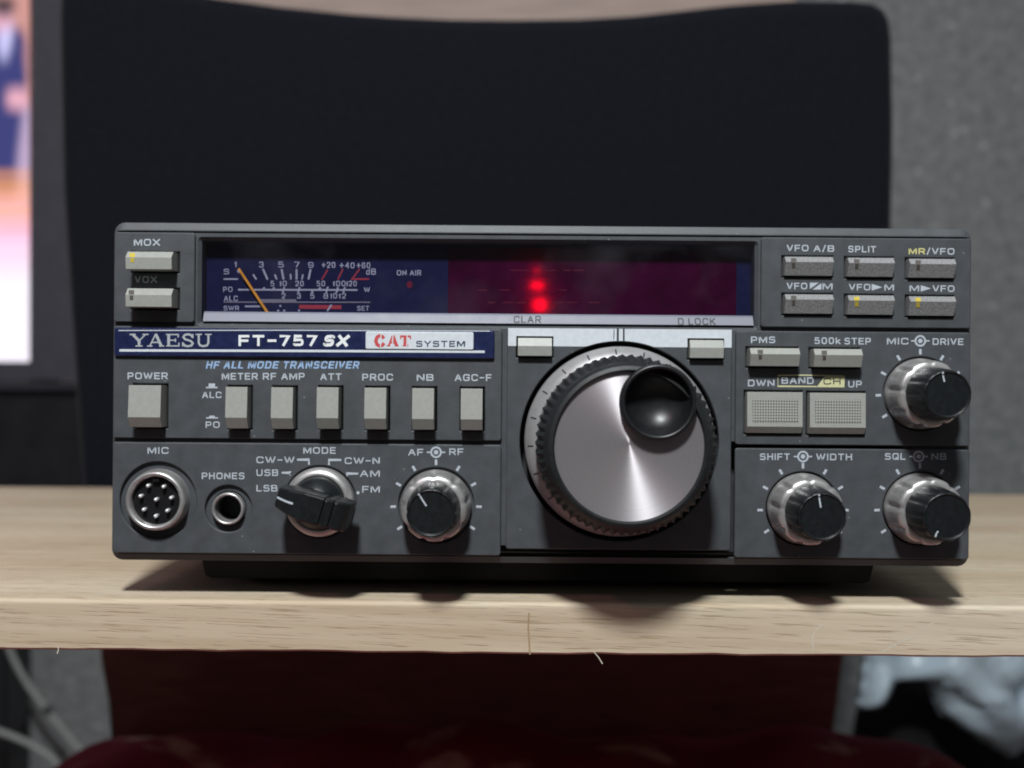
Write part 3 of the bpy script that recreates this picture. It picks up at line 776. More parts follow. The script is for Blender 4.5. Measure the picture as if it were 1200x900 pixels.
b.text("SET", 418.5, 432.5, 358.3, 364.2, y, 0, 0.0)
b.text("ON AIR", 465, 493.5, 316.5, 322.8, y, 0, 0.005)
M['meter_grey'] = mat('meter grey ink', (0.22, 0.21, 0.25), 0.6)
b.build('scale_marking', [M['meter_white'], M['meter_red'], M['meter_grey']], meter)
b = MB()
p, q = P(279.5, 314.5, YD - 1.3), P(316.5, 371, YD - 1.3)
d = Vector(q) - Vector(p); nrm = Vector((-d.z, 0, d.x)).normalized() * 0.33
v = [Vector(p) + nrm * 0.9, Vector(p) - nrm * 0.9, Vector(q) - nrm, Vector(q) + nrm]
b.add([tuple(a) for a in v] + [(a.x, a.y + 0.3, a.z) for a in v], [(0, 1, 2, 3), (7, 6, 5, 4), (0, 4, 5, 1), (1, 5, 6, 2), (2, 6, 7, 3), (3, 7, 4, 0)])
b.build('needle', M['orange'], meter)
b = MB(); b.disc(480, 333.5, 3.6, y - 0.02, 0, 14, 4.2); b.build('transmit_lamp', M['led_off'], meter)
# small lamps behind the translucent filter sheet
for cx_, cy_, w_, h_, mk in ((629.5, 335, 13, 6, 'led_hot'), (632.5, 357.5, 13, 11, 'led_hot'), (629, 317, 9, 4, 'led_dim')):
    p, q = P(cx_ - w_ / 2, cy_ + h_ / 2, YD + 1.15), P(cx_ + w_ / 2, cy_ - h_ / 2, YD + 1.15)
    b = MB(); b.box(p[0], q[0], YD + 1.1, YD + 1.45, p[2], q[2]); b.build('display_lamp', M[mk], readout)
b = MB()
for yy, xs in ((316.8, (598, 612, 642, 661, 672)), (340, (560, 585, 655)), (354.5, (572, 589, 604, 648, 664, 690))):
    for x in xs: b.stroke((x, yy), (x + random.uniform(7, 14), yy), 1.1, YD - 0.06)
b.build('faint_segment', M['led_off'], readout)

b = MB(); s0 = Q(0, 380)[1]; s1 = Q(0, 367)[1]
b.profile_x(Q(235.5, 0)[0], Q(884, 0)[0], [(5.8, s1), (2.6, s1), (1.25, s0 + 0.25), (1.5, s0 + 0.12), (5.8, s0 + 0.12)])
trim = b.build('trim_strip', M['lavender_trim'], radio)
for args in (("CLAR", 602, 634, 370, 378.5), ("D LOCK", 794.5, 838.5, 372.5, 381)):
    b = MB(); b.text(*args, 1.55, 0, 0.0)
    b.v = [(x, 1.25 + (z - s0 - 0.25) / (s1 - s0 - 0.25) * 1.35 - 0.05 + (yy - 1.55), z) for x, yy, z in b.v]
    b.build('lettering', M['dark_print'], trim)
b = MB(); b.box(wx0 + 0.05, wx1 - 0.05, 1.9, 2.6, s1 + 0.05, wz1 - 0.05)
b.build('display_pane', M['pane'], radio)

# ---- name plate
a0 = Q(135, 421); a1 = Q(579, 387.5)
npm = plate('name_plate', round_rect(a0[0], a1[0], a0[1], a1[1], 0.5, 2), [], -1.0, 0.95, 0.25, M['navy'], radio)
yp = -1.05
def serif(b, ch, x, y0, w, h, yy, mi=0, tk=3.2, tn=1.6):
    """slab-serif capitals drawn with ribbons"""
    X = lambda f: x + f * w; Yv = lambda f: y0 + h * (1 - f)
    sf = 1.5
    if ch == 'Y':
        b.stroke((X(.14), Yv(.97)), (X(.5), Yv(.45)), tk, yy, mi); b.stroke((X(.86), Yv(.97)), (X(.5), Yv(.45)), tn, yy - .004, mi)
        b.stroke((X(.5), Yv(.48)), (X(.5), Yv(.0)), tk, yy - .008, mi)
        for c in (.14, .86): b.stroke((X(c - .17), Yv(.96)), (X(c + .17), Yv(.96)), sf, yy - .012, mi)
        b.stroke((X(.3), Yv(.04)), (X(.7), Yv(.04)), sf, yy - .012, mi)
    if ch == 'A':
        b.stroke((X(.5), Yv(1)), (X(.14), Yv(.0)), tn, yy, mi); b.stroke((X(.5), Yv(1)), (X(.84), Yv(0)), tk, yy - .004, mi)
        b.stroke((X(.26), Yv(.33)), (X(.72), Yv(.33)), tn, yy - .008, mi)
        for c in (.14, .84): b.stroke((X(c - .15), Yv(.04)), (X(c + .16), Yv(.04)), sf, yy - .012, mi)
    if ch == 'E':
        b.stroke((X(.22), Yv(1)), (X(.22), Yv(0)), tk, yy, mi)
        for f, e_ in ((.95, .9), (.5, .7), (.05, .95)): b.stroke((X(.04 if f != .5 else .2), Yv(f)), (X(e_), Yv(f)), sf, yy - .004, mi)
        for c, f0, f1 in ((.9, 1, .72), (.7, .64, .36), (.95, .3, 0)): b.stroke((X(c), Yv(f0)), (X(c), Yv(f1)), sf, yy - .008, mi)
    if ch == 'S':
        pts = [(.84, .74), (.72, .92), (.5, .97), (.26, .92), (.15, .75), (.28, .58), (.5, .51), (.74, .42), (.87, .25), (.76, .08), (.5, .02), (.26, .07), (.12, .26)]
        b.path([(X(p), Yv(q)) for p, q in pts], (tk + tn) / 2, yy, mi)
        b.stroke((X(.87), Yv(1)), (X(.87), Yv(.66)), sf, yy - .004, mi); b.stroke((X(.10), Yv(.34)), (X(.10), Yv(0)), sf, yy - .004, mi)
    if ch == 'U':
        pts = [(.2, .95), (.2, .3), (.27, .1), (.48, .02), (.7, .1), (.78, .3), (.78, .95)]
        b.path([(X(p), Yv(q)) for p, q in pts], (tk + tn) / 2, yy, mi)
        for c in (.2, .78): b.stroke((X(c - .19), Yv(.96)), (X(c + .19), Yv(.96)), sf, yy - .004, mi)
    if ch == 'C':
        pts = [(.84, .72), (.7, .92), (.48, .98), (.25, .86), (.14, .5), (.25, .14), (.48, .02), (.7, .08), (.86, .28)]
        b.path([(X(p), Yv(q)) for p, q in pts], tk, yy, mi)
    if ch == 'T':
        b.stroke((X(.5), Yv(1)), (X(.5), Yv(0)), tk * 1.2, yy, mi); b.stroke((X(.06), Yv(.93)), (X(.94), Yv(.93)), 2.2, yy - .004, mi)
        for c in (.08, .92): b.stroke((X(c), Yv(1)), (X(c), Yv(.66)), sf, yy - .008, mi)
        b.stroke((X(.25), Yv(.04)), (X(.75), Yv(.04)), sf, yy - .008, mi)
b = MB()
for ch, x, w in (('Y', 152.5, 21), ('A', 172.5, 20), ('E', 194, 16.5), ('S', 212.5, 15.5), ('U', 229, 19.5)):
    serif(b, ch, x, 391.3, w, 14.8, yp)
b.text("FT-757", 279.5, 371.5, 392.5, 405.5, yp, 1, 0.030)
b.text("SX", 378, 407, 392.5, 406, yp, 1, 0.058, 0.25)
b.path([(140, 410.6), (350, 411.2), (568, 412.2)], 2.8, yp, 2)
b.path([(139, 387.3), (350, 387.0), (574, 388.0)], 1.0, yp, 2)
b.build('lettering', [M['silver_letter'], M['pure_white'], M['silver_trim']], npm)
q0 = P(428.5, 409, yp); q1 = P(555, 389.5, yp)
bd = plate('badge', round_rect(q0[0], q1[0], q0[2], q1[2], 0.35, 2), [], -1.35, 0.34, 0.1, M['silver_trim'], npm)
b = MB(); yb = -1.39
for ch, x in (('C', 438.5), ('A', 453.5), ('T', 468.5)): serif(b, ch, x, 393.2, 13.5, 12.3, yb, 0, 4.0, 2.2)
for x in (446.5, 460.5, 477.2): b.stroke((x, 392), (x - .6, 407), 1.2, yb - 0.03, 2)
b.text("SYSTEM", 487.5, 545, 399.3, 406.5, yb, 1, 0.02)
b.build('badge_lettering', [M['red_print'], M['navy_print'], M['silver_trim']], npm)

# ---- white lettering of each panel
WH = [M['white'], M['yellow'], M['cream'], M['dark_print'], M['blue_print']]
BO = 0.006
def target(b, cx, cy, yy):
    b.ring(cx, cy, 4.6, 6.8, yy); b.disc(cx, cy, 2.7, yy)
    b.stroke((cx - 10.8, cy), (cx - 6.7, cy), 1.7, yy); b.stroke((cx + 6.7, cy), (cx + 10.8, cy), 1.7, yy)
def ticks(b, cx, cy, r0, r1, yy, angs):
    for a in angs:
        s, c = math.sin(math.radians(a)), math.cos(math.radians(a))
        b.stroke((cx + r0 * s, cy - r0 * c), (cx + r1 * s, cy - r1 * c), 3.0, yy)
TA = (-122, -92, -61, -31, 0, 31, 61, 92, 122)
yl = -0.05
b = MB(); b.text("MOX", 157, 187.5, 280, 288, yl, 0, BO); b.text("VOX", 158, 184, 323.5, 331.5, yl, 0, BO); b.build('lettering', WH, pA)
b = MB()
b.text("HF ALL MODE TRANSCEIVER", 241, 420, 423.3, 432, yl, 4, 0.02, 0.22)
for s, x0, x1, y0 in (("POWER", 149.5, 196.5, 436.5), ("METER", 260, 302, 437), ("RF AMP", 308, 357, 437), ("ATT", 375.5, 400, 437.5), ("PROC", 424.5, 460.5, 438), ("NB", 488.5, 508, 438.3), ("AGC-F", 533, 576, 438.5)):
    b.text(s, x0, x1, y0, y0 + 8, yl, 0, BO)
b.text("ALC", 237, 259.5, 459, 466.5, yl, 0, BO); b.text("PO", 241, 257.5, 494, 501.5, yl, 0, BO)
b.flat([(241.5, 455), (241.5, 453.3), (244.5, 453.3), (244.5, 449.3), (252, 449.3), (252, 453.3), (255, 453.3), (255, 455)], yl)
b.flat([(241.5, 490.5), (241.5, 489), (244.5, 489), (246, 487), (251, 487), (252.5, 489), (255.5, 489), (255.5, 490.5)], yl)
b.build('lettering', WH, pB)
b = MB()
for s, x0, x1, y0 in (("MIC", 173, 197.5, 524), ("PHONES", 236.5, 286.5, 553.8), ("MODE", 355.5, 393.5, 524), ("CW-W", 300.5, 345, 535), ("USB", 300.5, 326, 550), ("LSB", 300.5, 325, 568.2),
                      ("CW-N", 404, 445, 536), ("AM", 422, 445, 551), ("FM", 424.5, 445, 569.5), ("AF", 478.5, 496, 526), ("RF", 526.5, 543, 525.5)):
    b.text(s, x0, x1, y0, y0 + 7.8, yl, 0, BO)
b.path([(348, 538.7), (362, 538.7), (362, 544.5)], 2.4, yl); b.path([(330, 554), (341.5, 554), (339.5, 557)], 2.0, yl)
b.path([(400, 539), (385.5, 539), (385.5, 545)], 2.4, yl); b.path([(420, 555), (406, 555), (407, 558)], 2.0, yl); b.disc(419.5, 577.5, 1.9, yl, 0, 10)
target(b, 511, 530, yl); ticks(b, 511, 592, 47, 53.5, yl, TA)
b.build('lettering', WH, pC)
b = MB()
b.text("MR", 1065, 1084, 290.8, 298, yl, 1, 0.012)
for s, x0, x1, y0, sl in (("VFO", 922, 947.5, 286.8, .006), ("A/B", 953.5, 977.5, 287.3, .006), ("SPLIT", 994, 1026.5, 288, .012), ("/VFO", 1086, 1118.5, 290.5, .012),
                          ("VFO", 922, 946, 331.3, .006), ("M", 964, 975.5, 331.8, 0), ("VFO", 995, 1020, 332.6, .006), ("M", 1036.5, 1047.5, 333, 0), ("M", 1066, 1077, 334, 0), ("VFO", 1093, 1118.5, 334.3, .006)):
    b.text(s, x0, x1, y0, y0 + 7.6, yl, 0, BO, 0, sl)
b.flat([(949, 338.8), (949, 331.3), (959.5, 331.3)], yl); b.flat([(952, 339.3), (962.5, 331.8), (962.5, 339.3)], yl)
b.flat([(1021.5, 332.6), (1034, 336.6), (1021.5, 340.6)], yl); b.flat([(1079, 334.2), (1091, 338), (1079, 341.8)], yl)
b.build('lettering', WH, pG)
b = MB()
for s, x0, x1, y0, sl in (("PMS", 880, 908.5, 394.3, 0), ("500k", 954.5, 985, 395.3, .006), ("STEP", 989.5, 1020.5, 395.8, .006), ("DWN", 876.5, 907.5, 445, 0), ("UP", 994, 1010, 446.2, 0),
                          ("MIC", 1039.5, 1064.5, 395.8, .006), ("DRIVE", 1093, 1129, 396.4, .006), ("BAND", 916, 953.5, 442, .006)):
    b.text(s, x0, x1, y0, y0 + 7.8, yl, 0, BO, 0, sl)
b.path([(989, 440.5), (940, 439.6), (911.8, 440), (911.5, 452.6), (957, 453)], 1.4, yl, 2)
b.flat([(957, 453.7), (967, 440.3), (990, 440.6), (989.5, 454)], yl, 2)
b.text("CH", 965, 985, 443.2, 450.5, yl - 0.03, 3, 0.0)
target(b, 1078.5, 399.5, yl); ticks(b, 1078.5, 461.5, 46, 52.5, yl, (-122, -92, -61, -31, 0, 31, 61))
b.build('lettering', WH, pE)
b = MB()
for s, x0, x1, y0, sl in (("SHIFT", 890.5, 925.5, 531.3, 0), ("WIDTH", 956.5, 998.5, 531.5, .004), ("SQL", 1037, 1061, 531, 0), ("NB", 1091.5, 1109, 531, 0)):
    b.text(s, x0, x1, y0, y0 + 7.8, yl, 0, BO, 0, sl)
target(b, 941, 535, yl); target(b, 1076.5, 535, yl)
ticks(b, 941, 596, 47, 53.5, yl, TA); ticks(b, 1078, 596, 47, 53.5, yl, TA[:-1])
b.build('lettering', WH, pF)

# ---- silver band over the tuning knob
ha = [h for h in holes_in(594, 857, 383.5, 643)]
bx0, bz0 = Q(595, 405.5); bx1, bz1 = Q(856.5, 384.5)
cuts = sorted([(min(p[0] for p in h), max(p[0] for p in h), min(p[1] for p in h)) for h in ha])
b = MB(); yb = -0.66
def bandpiece(x0, x1, z0=None):
    b.add([(x0, yb, z0 or bz0), (x1, yb, z0 or bz0), (x1, yb, bz1), (x0, yb, bz1)], [(0, 1, 2, 3)])
ztop = [max(p[1] for p in h) for h in sorted(ha, key=lambda h: h[0][0])]
cx, cz = C_TUNE; rr = px_(117.5)
bandpiece(bx0, cuts[0][0]); bandpiece(cuts[0][0], cuts[0][1], ztop[0] + 0.1)
n = 40; xa, xb = cuts[0][1], cuts[1][0]
top, bot = [], []
for k in range(n + 1):
    x = xa + (xb - xa) * k / n; dz = rr * rr - (x - cx) ** 2
    bot.append((x, yb, max(bz0, cz + math.sqrt(dz)) if dz > 0 else bz0)); top.append((x, yb, bz1))
b.add(bot + top, [(k, k + 1, n + 2 + k, n + 1 + k) for k in range(n)])
bandpiece(cuts[1][0], cuts[1][1], ztop[1] + 0.1); bandpiece(cuts[1][1], bx1)
band = b.build('silver_band', M['silver_trim'], radio)
b = MB(); b.stroke((724, 384.8), (724, 399.8), 2.4, yb - 0.04); b.stroke((731, 384.8), (731, 400), 2.0, yb - 0.04)
b.stroke((719.8, 386), (719.2, 398), 0.9, yb - 0.04)
b.build('index_mark', M['dark_print'], band)

# ---- tuning knob
tk = MB()
cx, cz = C_TUNE
tk.lathe(cx, cz, [(px_(111), 6.0), (px_(111), -1.2), (px_(109.5), -1.9), (px_(98.5), -5.0), (px_(96.5), -5.0), (px_(95.5), -4.4), (px_(90), -4.4)], 128)
dial = tk.build('tuning_knob', M['dial_metal'], radio)
b = MB()
for k in range(20):
    a = math.radians(-3.2 + 18 * k); s, c = math.sin(a), math.cos(a)
    r0, r1 = px_(107.5), px_(101); yy0, yy1 = -1.9 - 3.1 * (109.5 - 107.5) / 11 - 0.04, -1.9 - 3.1 * (109.5 - 101) / 11 - 0.04
    w = 0.20
    b.add([(cx + r0 * s - w * c, yy0, cz + r0 * c + w * s), (cx + r0 * s + w * c, yy0, cz + r0 * c - w * s), (cx + r1 * s + w * c, yy1, cz + r1 * c - w * s), (cx + r1 * s - w * c, yy1, cz + r1 * c + w * s)], [(0, 1, 2, 3)])
b.build('dial_mark', M['dark_print'], dial)
TE = 62
def teeth(i, a):
    if i in (0, 1, 2, 3):
        ph = (a * TE / (2 * math.pi)) % 1.0
        return 1.0 + (0.042 if i in (1, 2) else 0.02) * (1 - abs(2 * ph - 1)) - 0.012
    return 1.0
b = MB()
b.lathe(cx, cz, [(px_(92), -4.6), (px_(96.5), -7.0), (px_(96.8), -20.0), (px_(93), -22.6), (px_(90.5), -24.2), (px_(89.5), -25.6), (px_(86.5), -26.8), (px_(82), -27.2), (px_(80.4), -26.6), (px_(80.2), -25.8)], TE * 6, smooth=False, flute=teeth, cap_front=False)
b.build('knob_grip', M['grip'], dial)
dx, dz = cx + px_(29.5), cz + px_(48.0)
b = MB(); R0, h0, n_, k_ = px_(80.2), px_(38.5), 160, 14
rows = []
for k in range(k_ + 1):
    row = []
    for q in range(n_):
        a = 2 * math.pi * q / n_; ex, ez = math.sin(a), math.cos(a)
        ox, oz = dx - cx, dz - cz; bq = ox * ex + oz * ez
        far = -bq + math.sqrt(max(0, bq * bq - (ox * ox + oz * oz - R0 * R0)))
        far = max(far, h0 + 0.01); rr = h0 + (far - h0) * k / k_
        row.append((dx + rr * ex, -26.0, dz + rr * ez))
    rows.append(row)
b.add([p for r in rows for p in r], [(k * n_ + q, (k + 1) * n_ + q, (k + 1) * n_ + (q + 1) % n_, k * n_ + (q + 1) % n_) for k in range(k_) for q in range(n_)])
b.build('knob_face', M['spun'], dial)
dx, dz = cx + px_(29.5), cz + px_(48.0)
b = MB(); r = px_(41)
prof = [(r * .97, -24), (r, -26.2), (r * .995, -28.6), (r * .95, -29.3), (r * .90, -29.3), (r * .86, -28.9)]
for k in range(1, 13):
    a = math.pi / 2 * k / 12; prof.append((r * .86 * math.cos(a) + 0.01, -28.9 + 6.6 * math.sin(a)))
b.lathe(dx, dz, prof, 72); b.build('finger_dimple', M['gloss_black'], dial)

# ---- fluted double knobs
def double_knob(C, ang, plen, off=(0.0, 0.0), label=None):
    cx, cz = C
    def fl(i, a):
        if i < 2 or i > 5: return 1.0
        return 1.0 - (0.085 if i < 5 else 0.06) * max(0.0, math.cos(9 * a + 0.4)) ** 3
    b = MB()
    b.lathe(cx, cz, [(px_(41.5), 1.2), (px_(41.5), -0.4), (px_(40.3), -1.0), (px_(39.2), -3.0), (px_(38.6), -7.0), (px_(37.8), -8.0), (px_(35.5), -8.6), (px_(30), -8.6)], 144, flute=fl)
    o = b.build('control_knob', M['chrome'], radio)
    if label: o['label'] = label
    def fl2(i, a):
        return 1.0 - (0.065 if 0 < i < 4 else 0.035 if i == 4 else 0) * max(0.0, math.cos(12 * a)) ** 2
    b = MB()
    b.lathe(cx, cz, [(px_(30.5), -8.4), (px_(30.5), -9.6), (px_(29.5), -13), (px_(28), -17.2), (px_(27), -18.4), (px_(25.4), -19.1), (px_(24.4), -19.0), (px_(23.6), -18.7)], 112, flute=fl2)
    c = b.build('inner_knob', M['knob_black'], o)
    b = MB(); s, k = math.sin(math.radians(ang)), math.cos(math.radians(ang)); w = 0.21
    r0, r1 = px_(23.3), px_(23.3 - plen); yy = -18.78
    b.add([(cx + r0 * s - w * k, yy, cz + r0 * k + w * s), (cx + r0 * s + w * k, yy, cz + r0 * k - w * s), (cx + r1 * s + w * k, yy, cz + r1 * k - w * s), (cx + r1 * s - w * k, yy, cz + r1 * k + w * s)], [(0, 1, 2, 3)])
    r2 = px_(25.6); w2 = 0.24
    b.add([(cx + r0 * s - w2 * k, -19.12, cz + r0 * k + w2 * s), (cx + r0 * s + w2 * k, -19.12, cz + r0 * k - w2 * s), (cx + r2 * s + w2 * k, -19.16, cz + r2 * k - w2 * s), (cx + r2 * s - w2 * k, -19.16, cz + r2 * k + w2 * s)], [(0, 1, 2, 3)])
    b.build('pointer', M['white'], o)
double_knob(K_AF, -33, 14); double_knob(K_SHIFT, -10, 13); double_knob(K_SQL, 212, 5); double_knob(K_MIC, -14, 9)

# ---- mode selector with a bar handle
cx, cz = K_MODE
b = MB(); b.lathe(cx, cz, [(px_(40.5), 1.2), (px_(40.5), -1.4), (px_(39.4), -2.4), (px_(33), -3.4), (px_(31), -3.2), (px_(30), -2.2)], 96)
mode = b.build('mode_knob', M['chrome'], radio)
ax = math.radians(164.0); ux, uz = math.cos(ax), math.sin(ax); vx, vz = -uz, ux
def bar(a, s, y): return (cx + a * ux + s * vx, y, cz + a * uz + s * vz)
b = MB()
b.lathe(cx, cz, [(px_(31), -2.4), (px_(30.5), -4.2), (px_(27), -6.4), (px_(18), -8.0)], 64)
hw = 3.85
sect = [(-10.4, 3.3, -9.0), (-10.0, hw, -13.6), (-9.4, hw, -14.6), (-8.2, hw, -15.4), (-6.9, hw, -15.9), (-6.7, hw - .35, -15.5), (-5.9, hw - .35, -15.5), (-5.7, hw, -16.1), (-4.3, hw, -16.4), (-4.1, hw - .35, -16.0), (-3.4, hw - .35, -16.0), (-3.2, hw, -16.6), (2.0, hw, -16.8), (6.5, 3.1, -15.6), (9.4, 2.5, -13.2), (9.8, 2.3, -11.5), (9.9, 2.2, -8.8)]
rows = []
for a, s, yf in sect:
    yb_ = -4.2 if -7.5 < a < 7.5 else -6.2
    c_ = 0.45
    rows.append([bar(a, -s - .1, yb_), bar(a, -s, yf + c_), bar(a, -s + c_, yf), bar(a, s - c_, yf), bar(a, s, yf + c_), bar(a, s + .1, yb_)])
b.add([p for r in rows for p in r], [(i * 6 + k, i * 6 + k + 1, (i + 1) * 6 + k + 1, (i + 1) * 6 + k) for i in range(len(rows) - 1) for k in range(5)])
b.add(rows[0], [tuple(range(6))]); b.add(rows[-1], [tuple(range(6))[::-1]])
b.build('bar_handle', M['knob_black'], mode)
b = MB(); w = 0.28
q_ = [(4.4, -16.26), (6.5, -15.72), (9.35, -13.34)]
b.add([bar(a, sg * w, yy - 0.06) for a, yy in q_ for sg in (-1, 1)], [(0, 1, 3, 2), (2, 3, 5, 4)])
b.build('pointer', M['white'], mode)

# ---- microphone socket
cx, cz = C_SOCK
b = MB(); b.lathe(cx, cz, [(px_(36.5), 1.2), (px_(35.5), -0.5), (px_(34.5), -2.2), (px_(33), -3.0), (px_(30.5), -3.0), (px_(28.5), -2.4), (px_(28), -0.6)], 72, cap_front=False)
sock = b.build('microphone_socket', M['chrome'], radio)
b = MB(); b.lathe(cx, cz, [(px_(28.4), 0.6), (px_(28.2), -0.7), (px_(27.6), -0.8)], 56)
b.box(cx - 0.9, cx + 0.9, -2.0, -0.7, cz + px_(22), cz + px_(28)); b.build('insulator', M['socket_black'], sock)
for px, py in ((172.5, 569.5), (190.7, 570.7), (163.7, 581.7), (181.7, 585.7), (199.5, 583.7), (167.5, 597.5), (195, 598.7), (181.5, 605)):
    X, _, Z = P(px + 1.2, py - 0.3, -1.9)
    b = MB(); b.lathe(X, Z, [(0.56, -0.7), (0.56, -2.0), (0.48, -2.4), (0.2, -2.62), (0.02, -2.65)], 16); b.build('pin', M['pin'], sock)

# ---- headphone jack
cx, cz = C_JACK
b = MB(); b.lathe(cx, cz, [(px_(19.2), 1.2), (px_(19), -0.4), (px_(18.2), -0.9), (px_(16.2), -0.9), (px_(15.2), -0.3), (px_(14.8), 3.5)], 56, cap_front=False)
jack = b.build('headphone_jack', M['chrome'], radio)
b = MB(); b.lathe(cx, cz, [(px_(14.8), 3.3), (px_(14.5), 14), (0.02, 14)], 40, cap_front=False); b.build('bore', M['hole'], jack)

# =================================================================== CHAIR
ZC = 0.66
chair = empty('chair', (0, ZC - 0.3, -0.52), 'black fabric chair with dark red lower back standing behind the radio', 'chair')
out = [(128, 905), (118, 770), (92, 570), (69, 225), (65, 20), (66, -8), (76, -22), (100, -28), (160, -22), (250, -7), (330, 4), (400, 11), (460, 15.5), (530, 18.3), (600, 19),
       (680, 18), (740, 14.5), (800, 8), (860, 1), (930, -3.5), (1000, -3), (1025, -0.5), (1039, 7), (1046, 19), (1049, 40), (1051, 150), (1049, 262), (1033, 480), (988, 770), (976, 905)]
o2 = [U(px, py, ZC) for px, py in out]
vs, fs = plate_mesh([(p.x * 1000, p.z * 1000) for p in o2], [], ZC * 1000 - 300, 46.0, 9.0, 3)
b = MB(); b.add(vs, fs, 0, True)
back = b.build('backrest', M['fabric'], chair)
lo = [U(px, py, ZC - 0.004) for px, py in ((121, 700), (119, 770), (133, 850), (140, 905), (968, 905), (980, 825), (987, 770), (994, 700))]
vs, fs = plate_mesh([(p.x * 1000, p.z * 1000) for p in lo][::-1], [], ZC * 1000 - 306, 5.5, 1.0, 1)
b = MB(); b.add(vs, fs); b.build('lower_panel', M['redwood'], chair)
sx0, sx1 = U(60, 0, ZC).x, U(1110, 0, ZC).x
seat_z = -0.188
b = MB(); vs, fs = plate_mesh(round_rect(sx0 * 1000, sx1 * 1000, -120, ZC * 1000 - 285, 40, 5), [], 0, 40, 6, 1)
b.add([(x, z, seat_z * 1000 - 40 + yv) for x, yv, z in vs], [f[::-1] for f in fs])
b.build('seat', M['fabric'], chair)
for x in (sx0 + 0.05, sx1 - 0.05):
    for yy in (-0.07, ZC - 0.33):
        b = MB(); b.tube([(x, yy, -0.52), (x, yy, seat_z - 0.038)], 0.018, 12); b.build('leg', M['chair_wood'], chair, metres=True)
        b = None

# cushion lying on the seat
b = MB(); nx, ny = 56, 24
x0, x1 = U(78, 0, 0.60).x, U(1135, 0, 0.60).x
y0, y1 = -0.10, ZC - 0.318
def cush(i, j, side):
    s, t = -1 + 2 * i / nx, -1 + 2 * j / ny
    e_ = (max(0, 1 - abs(s) ** 7) ** 0.5) * (max(0, 1 - abs(t) ** 5) ** 0.5)
    h = 0.030 * e_
    wob = 0.006 * math.sin(7 * s + 3 * t) * e_ + 0.004 * math.sin(19 * s - 5 * t) * e_ * (1 if side > 0 else 0)
    k = 1 - 0.03 * (abs(t) ** 3)
    return ((x0 + x1) / 2 + s * (x1 - x0) / 2 * k, (y0 + y1) / 2 + t * (y1 - y0) / 2, seat_z + 0.031 + side * h + (wob if side > 0 else 0))
for side in (1, -1):
    vs = [cush(i, j, side) for i in range(nx + 1) for j in range(ny + 1)]
    fs = [(i * (ny + 1) + j, (i + 1) * (ny + 1) + j, (i + 1) * (ny + 1) + j + 1, i * (ny + 1) + j + 1) for i in range(nx) for j in range(ny)]
    b.add(vs, fs if side > 0 else [f[::-1] for f in fs], 0, True)
tag(b.build('seat_cushion', M['maroon'], metres=True), 'dark maroon flowered cushion on the chair seat below the plank', 'cushion')

# =================================================================== TELEVISION
ZT = 1.02
tv = empty('television', tuple(U(-300, 610, ZT)), 'switched on television with grey frame, a suited man on its screen', 'television')
def trect(b, x0, x1, y0, y1, z, th, mi=0):
    a, c = U(x0, y1, z), U(x1, y0, z); b.box(a.x, c.x, a.y, a.y + th, a.z, c.z, mi)
sx0, sx1, sy0, sy1 = -760, 34.5, -180, 424
b = MB()
trect(b, sx1 + 0.2, 104, -235, 445, ZT - 0.012, 0.07); trect(b, -850, sx0 - 0.2, -235, 445, ZT - 0.012, 0.07)
trect(b, sx0 - 0.2, sx1 + 0.2, -235, sy0 - 0.2, ZT - 0.012, 0.07); trect(b, sx0 - 0.2, sx1 + 0.2, sy1 + 0.2, 447, ZT - 0.012, 0.07)
b.build('bezel', M['tv_grey'], tv, metres=True)
b = MB()
a, c = U(-850, 578, ZT), U(104, 447, ZT)
b.profile_x(a.x, c.x, [(a.y + 0.05, c.z - 0.0006), (a.y - 0.020, c.z - 0.0006), (a.y - 0.026, c.z - 0.008), (a.y - 0.016, c.z - 0.014), (a.y - 0.016, a.z + 0.010), (a.y - 0.006, a.z), (a.y + 0.05, a.z)])
b.build('speaker_bar', M['tv_black'], tv, metres=True)
ce = {'bg': (0.60, 0.30, 0.27), 'orange': (1.0, 0.42, 0.14), 'pink': (1.0, 0.55, 0.78), 'white': (0.95, 0.90, 1.0), 'navy': (0.050, 0.055, 0.19), 'shirt': (0.60, 0.58, 0.92), 'hair': (0.06, 0.045, 0.055), 'skin': (0.80, 0.42, 0.52), 'lav': (0.50, 0.38, 0.56)}
def inside(x, y, poly):
    r = False; n = len(poly)
    for i in range(n):
        (x0, y0), (x1, y1) = poly[i], poly[(i + 1) % n]
        if (y0 > y) != (y1 > y) and x < (x1 - x0) * (y - y0) / (y1 - y0) + x0: r = not r
    return r
SUIT = [(-45, 212), (-32, 120), (-40, 70), (-28, 38), (2, 28), (18, 32), (28, 38), (31, 80), (31, 110), (27, 130), (22, 175), (18, 211)]
SHIRT = [(-4, 28), (15, 30), (14, 50), (5, 76), (-2, 60)]
def picture(x, y):
    e_ = lambda cx, cy, rx, ry: ((x - cx) / rx) ** 2 + ((y - cy) / ry) ** 2 < 1
    if e_(4, 7, 15, 12): return 'hair'
    if e_(3, 20, 12, 15) or e_(20, 116, 13, 14): return 'skin'
    if inside(x, y, SHIRT): return 'shirt'
    if inside(x, y, SUIT): return 'navy'
    return 'white' if y > 302 else 'pink' if y > 250 else 'orange' if y > 213 else 'lav' if y > 125 else 'bg'
gx = [sx0, -300] + [-120 + 2.8 * k for k in range(55)] + [sx1]; gy = [sy0] + [-30 + 4.0 * k for k in range(113)] + [sy1]
offs = [(a * 3.2, b_ * 5.0) for a in (-1.6, -0.8, 0, 0.8, 1.6) for b_ in (-1.6, -0.8, 0, 0.8, 1.6)]
b = MB(); cols = []
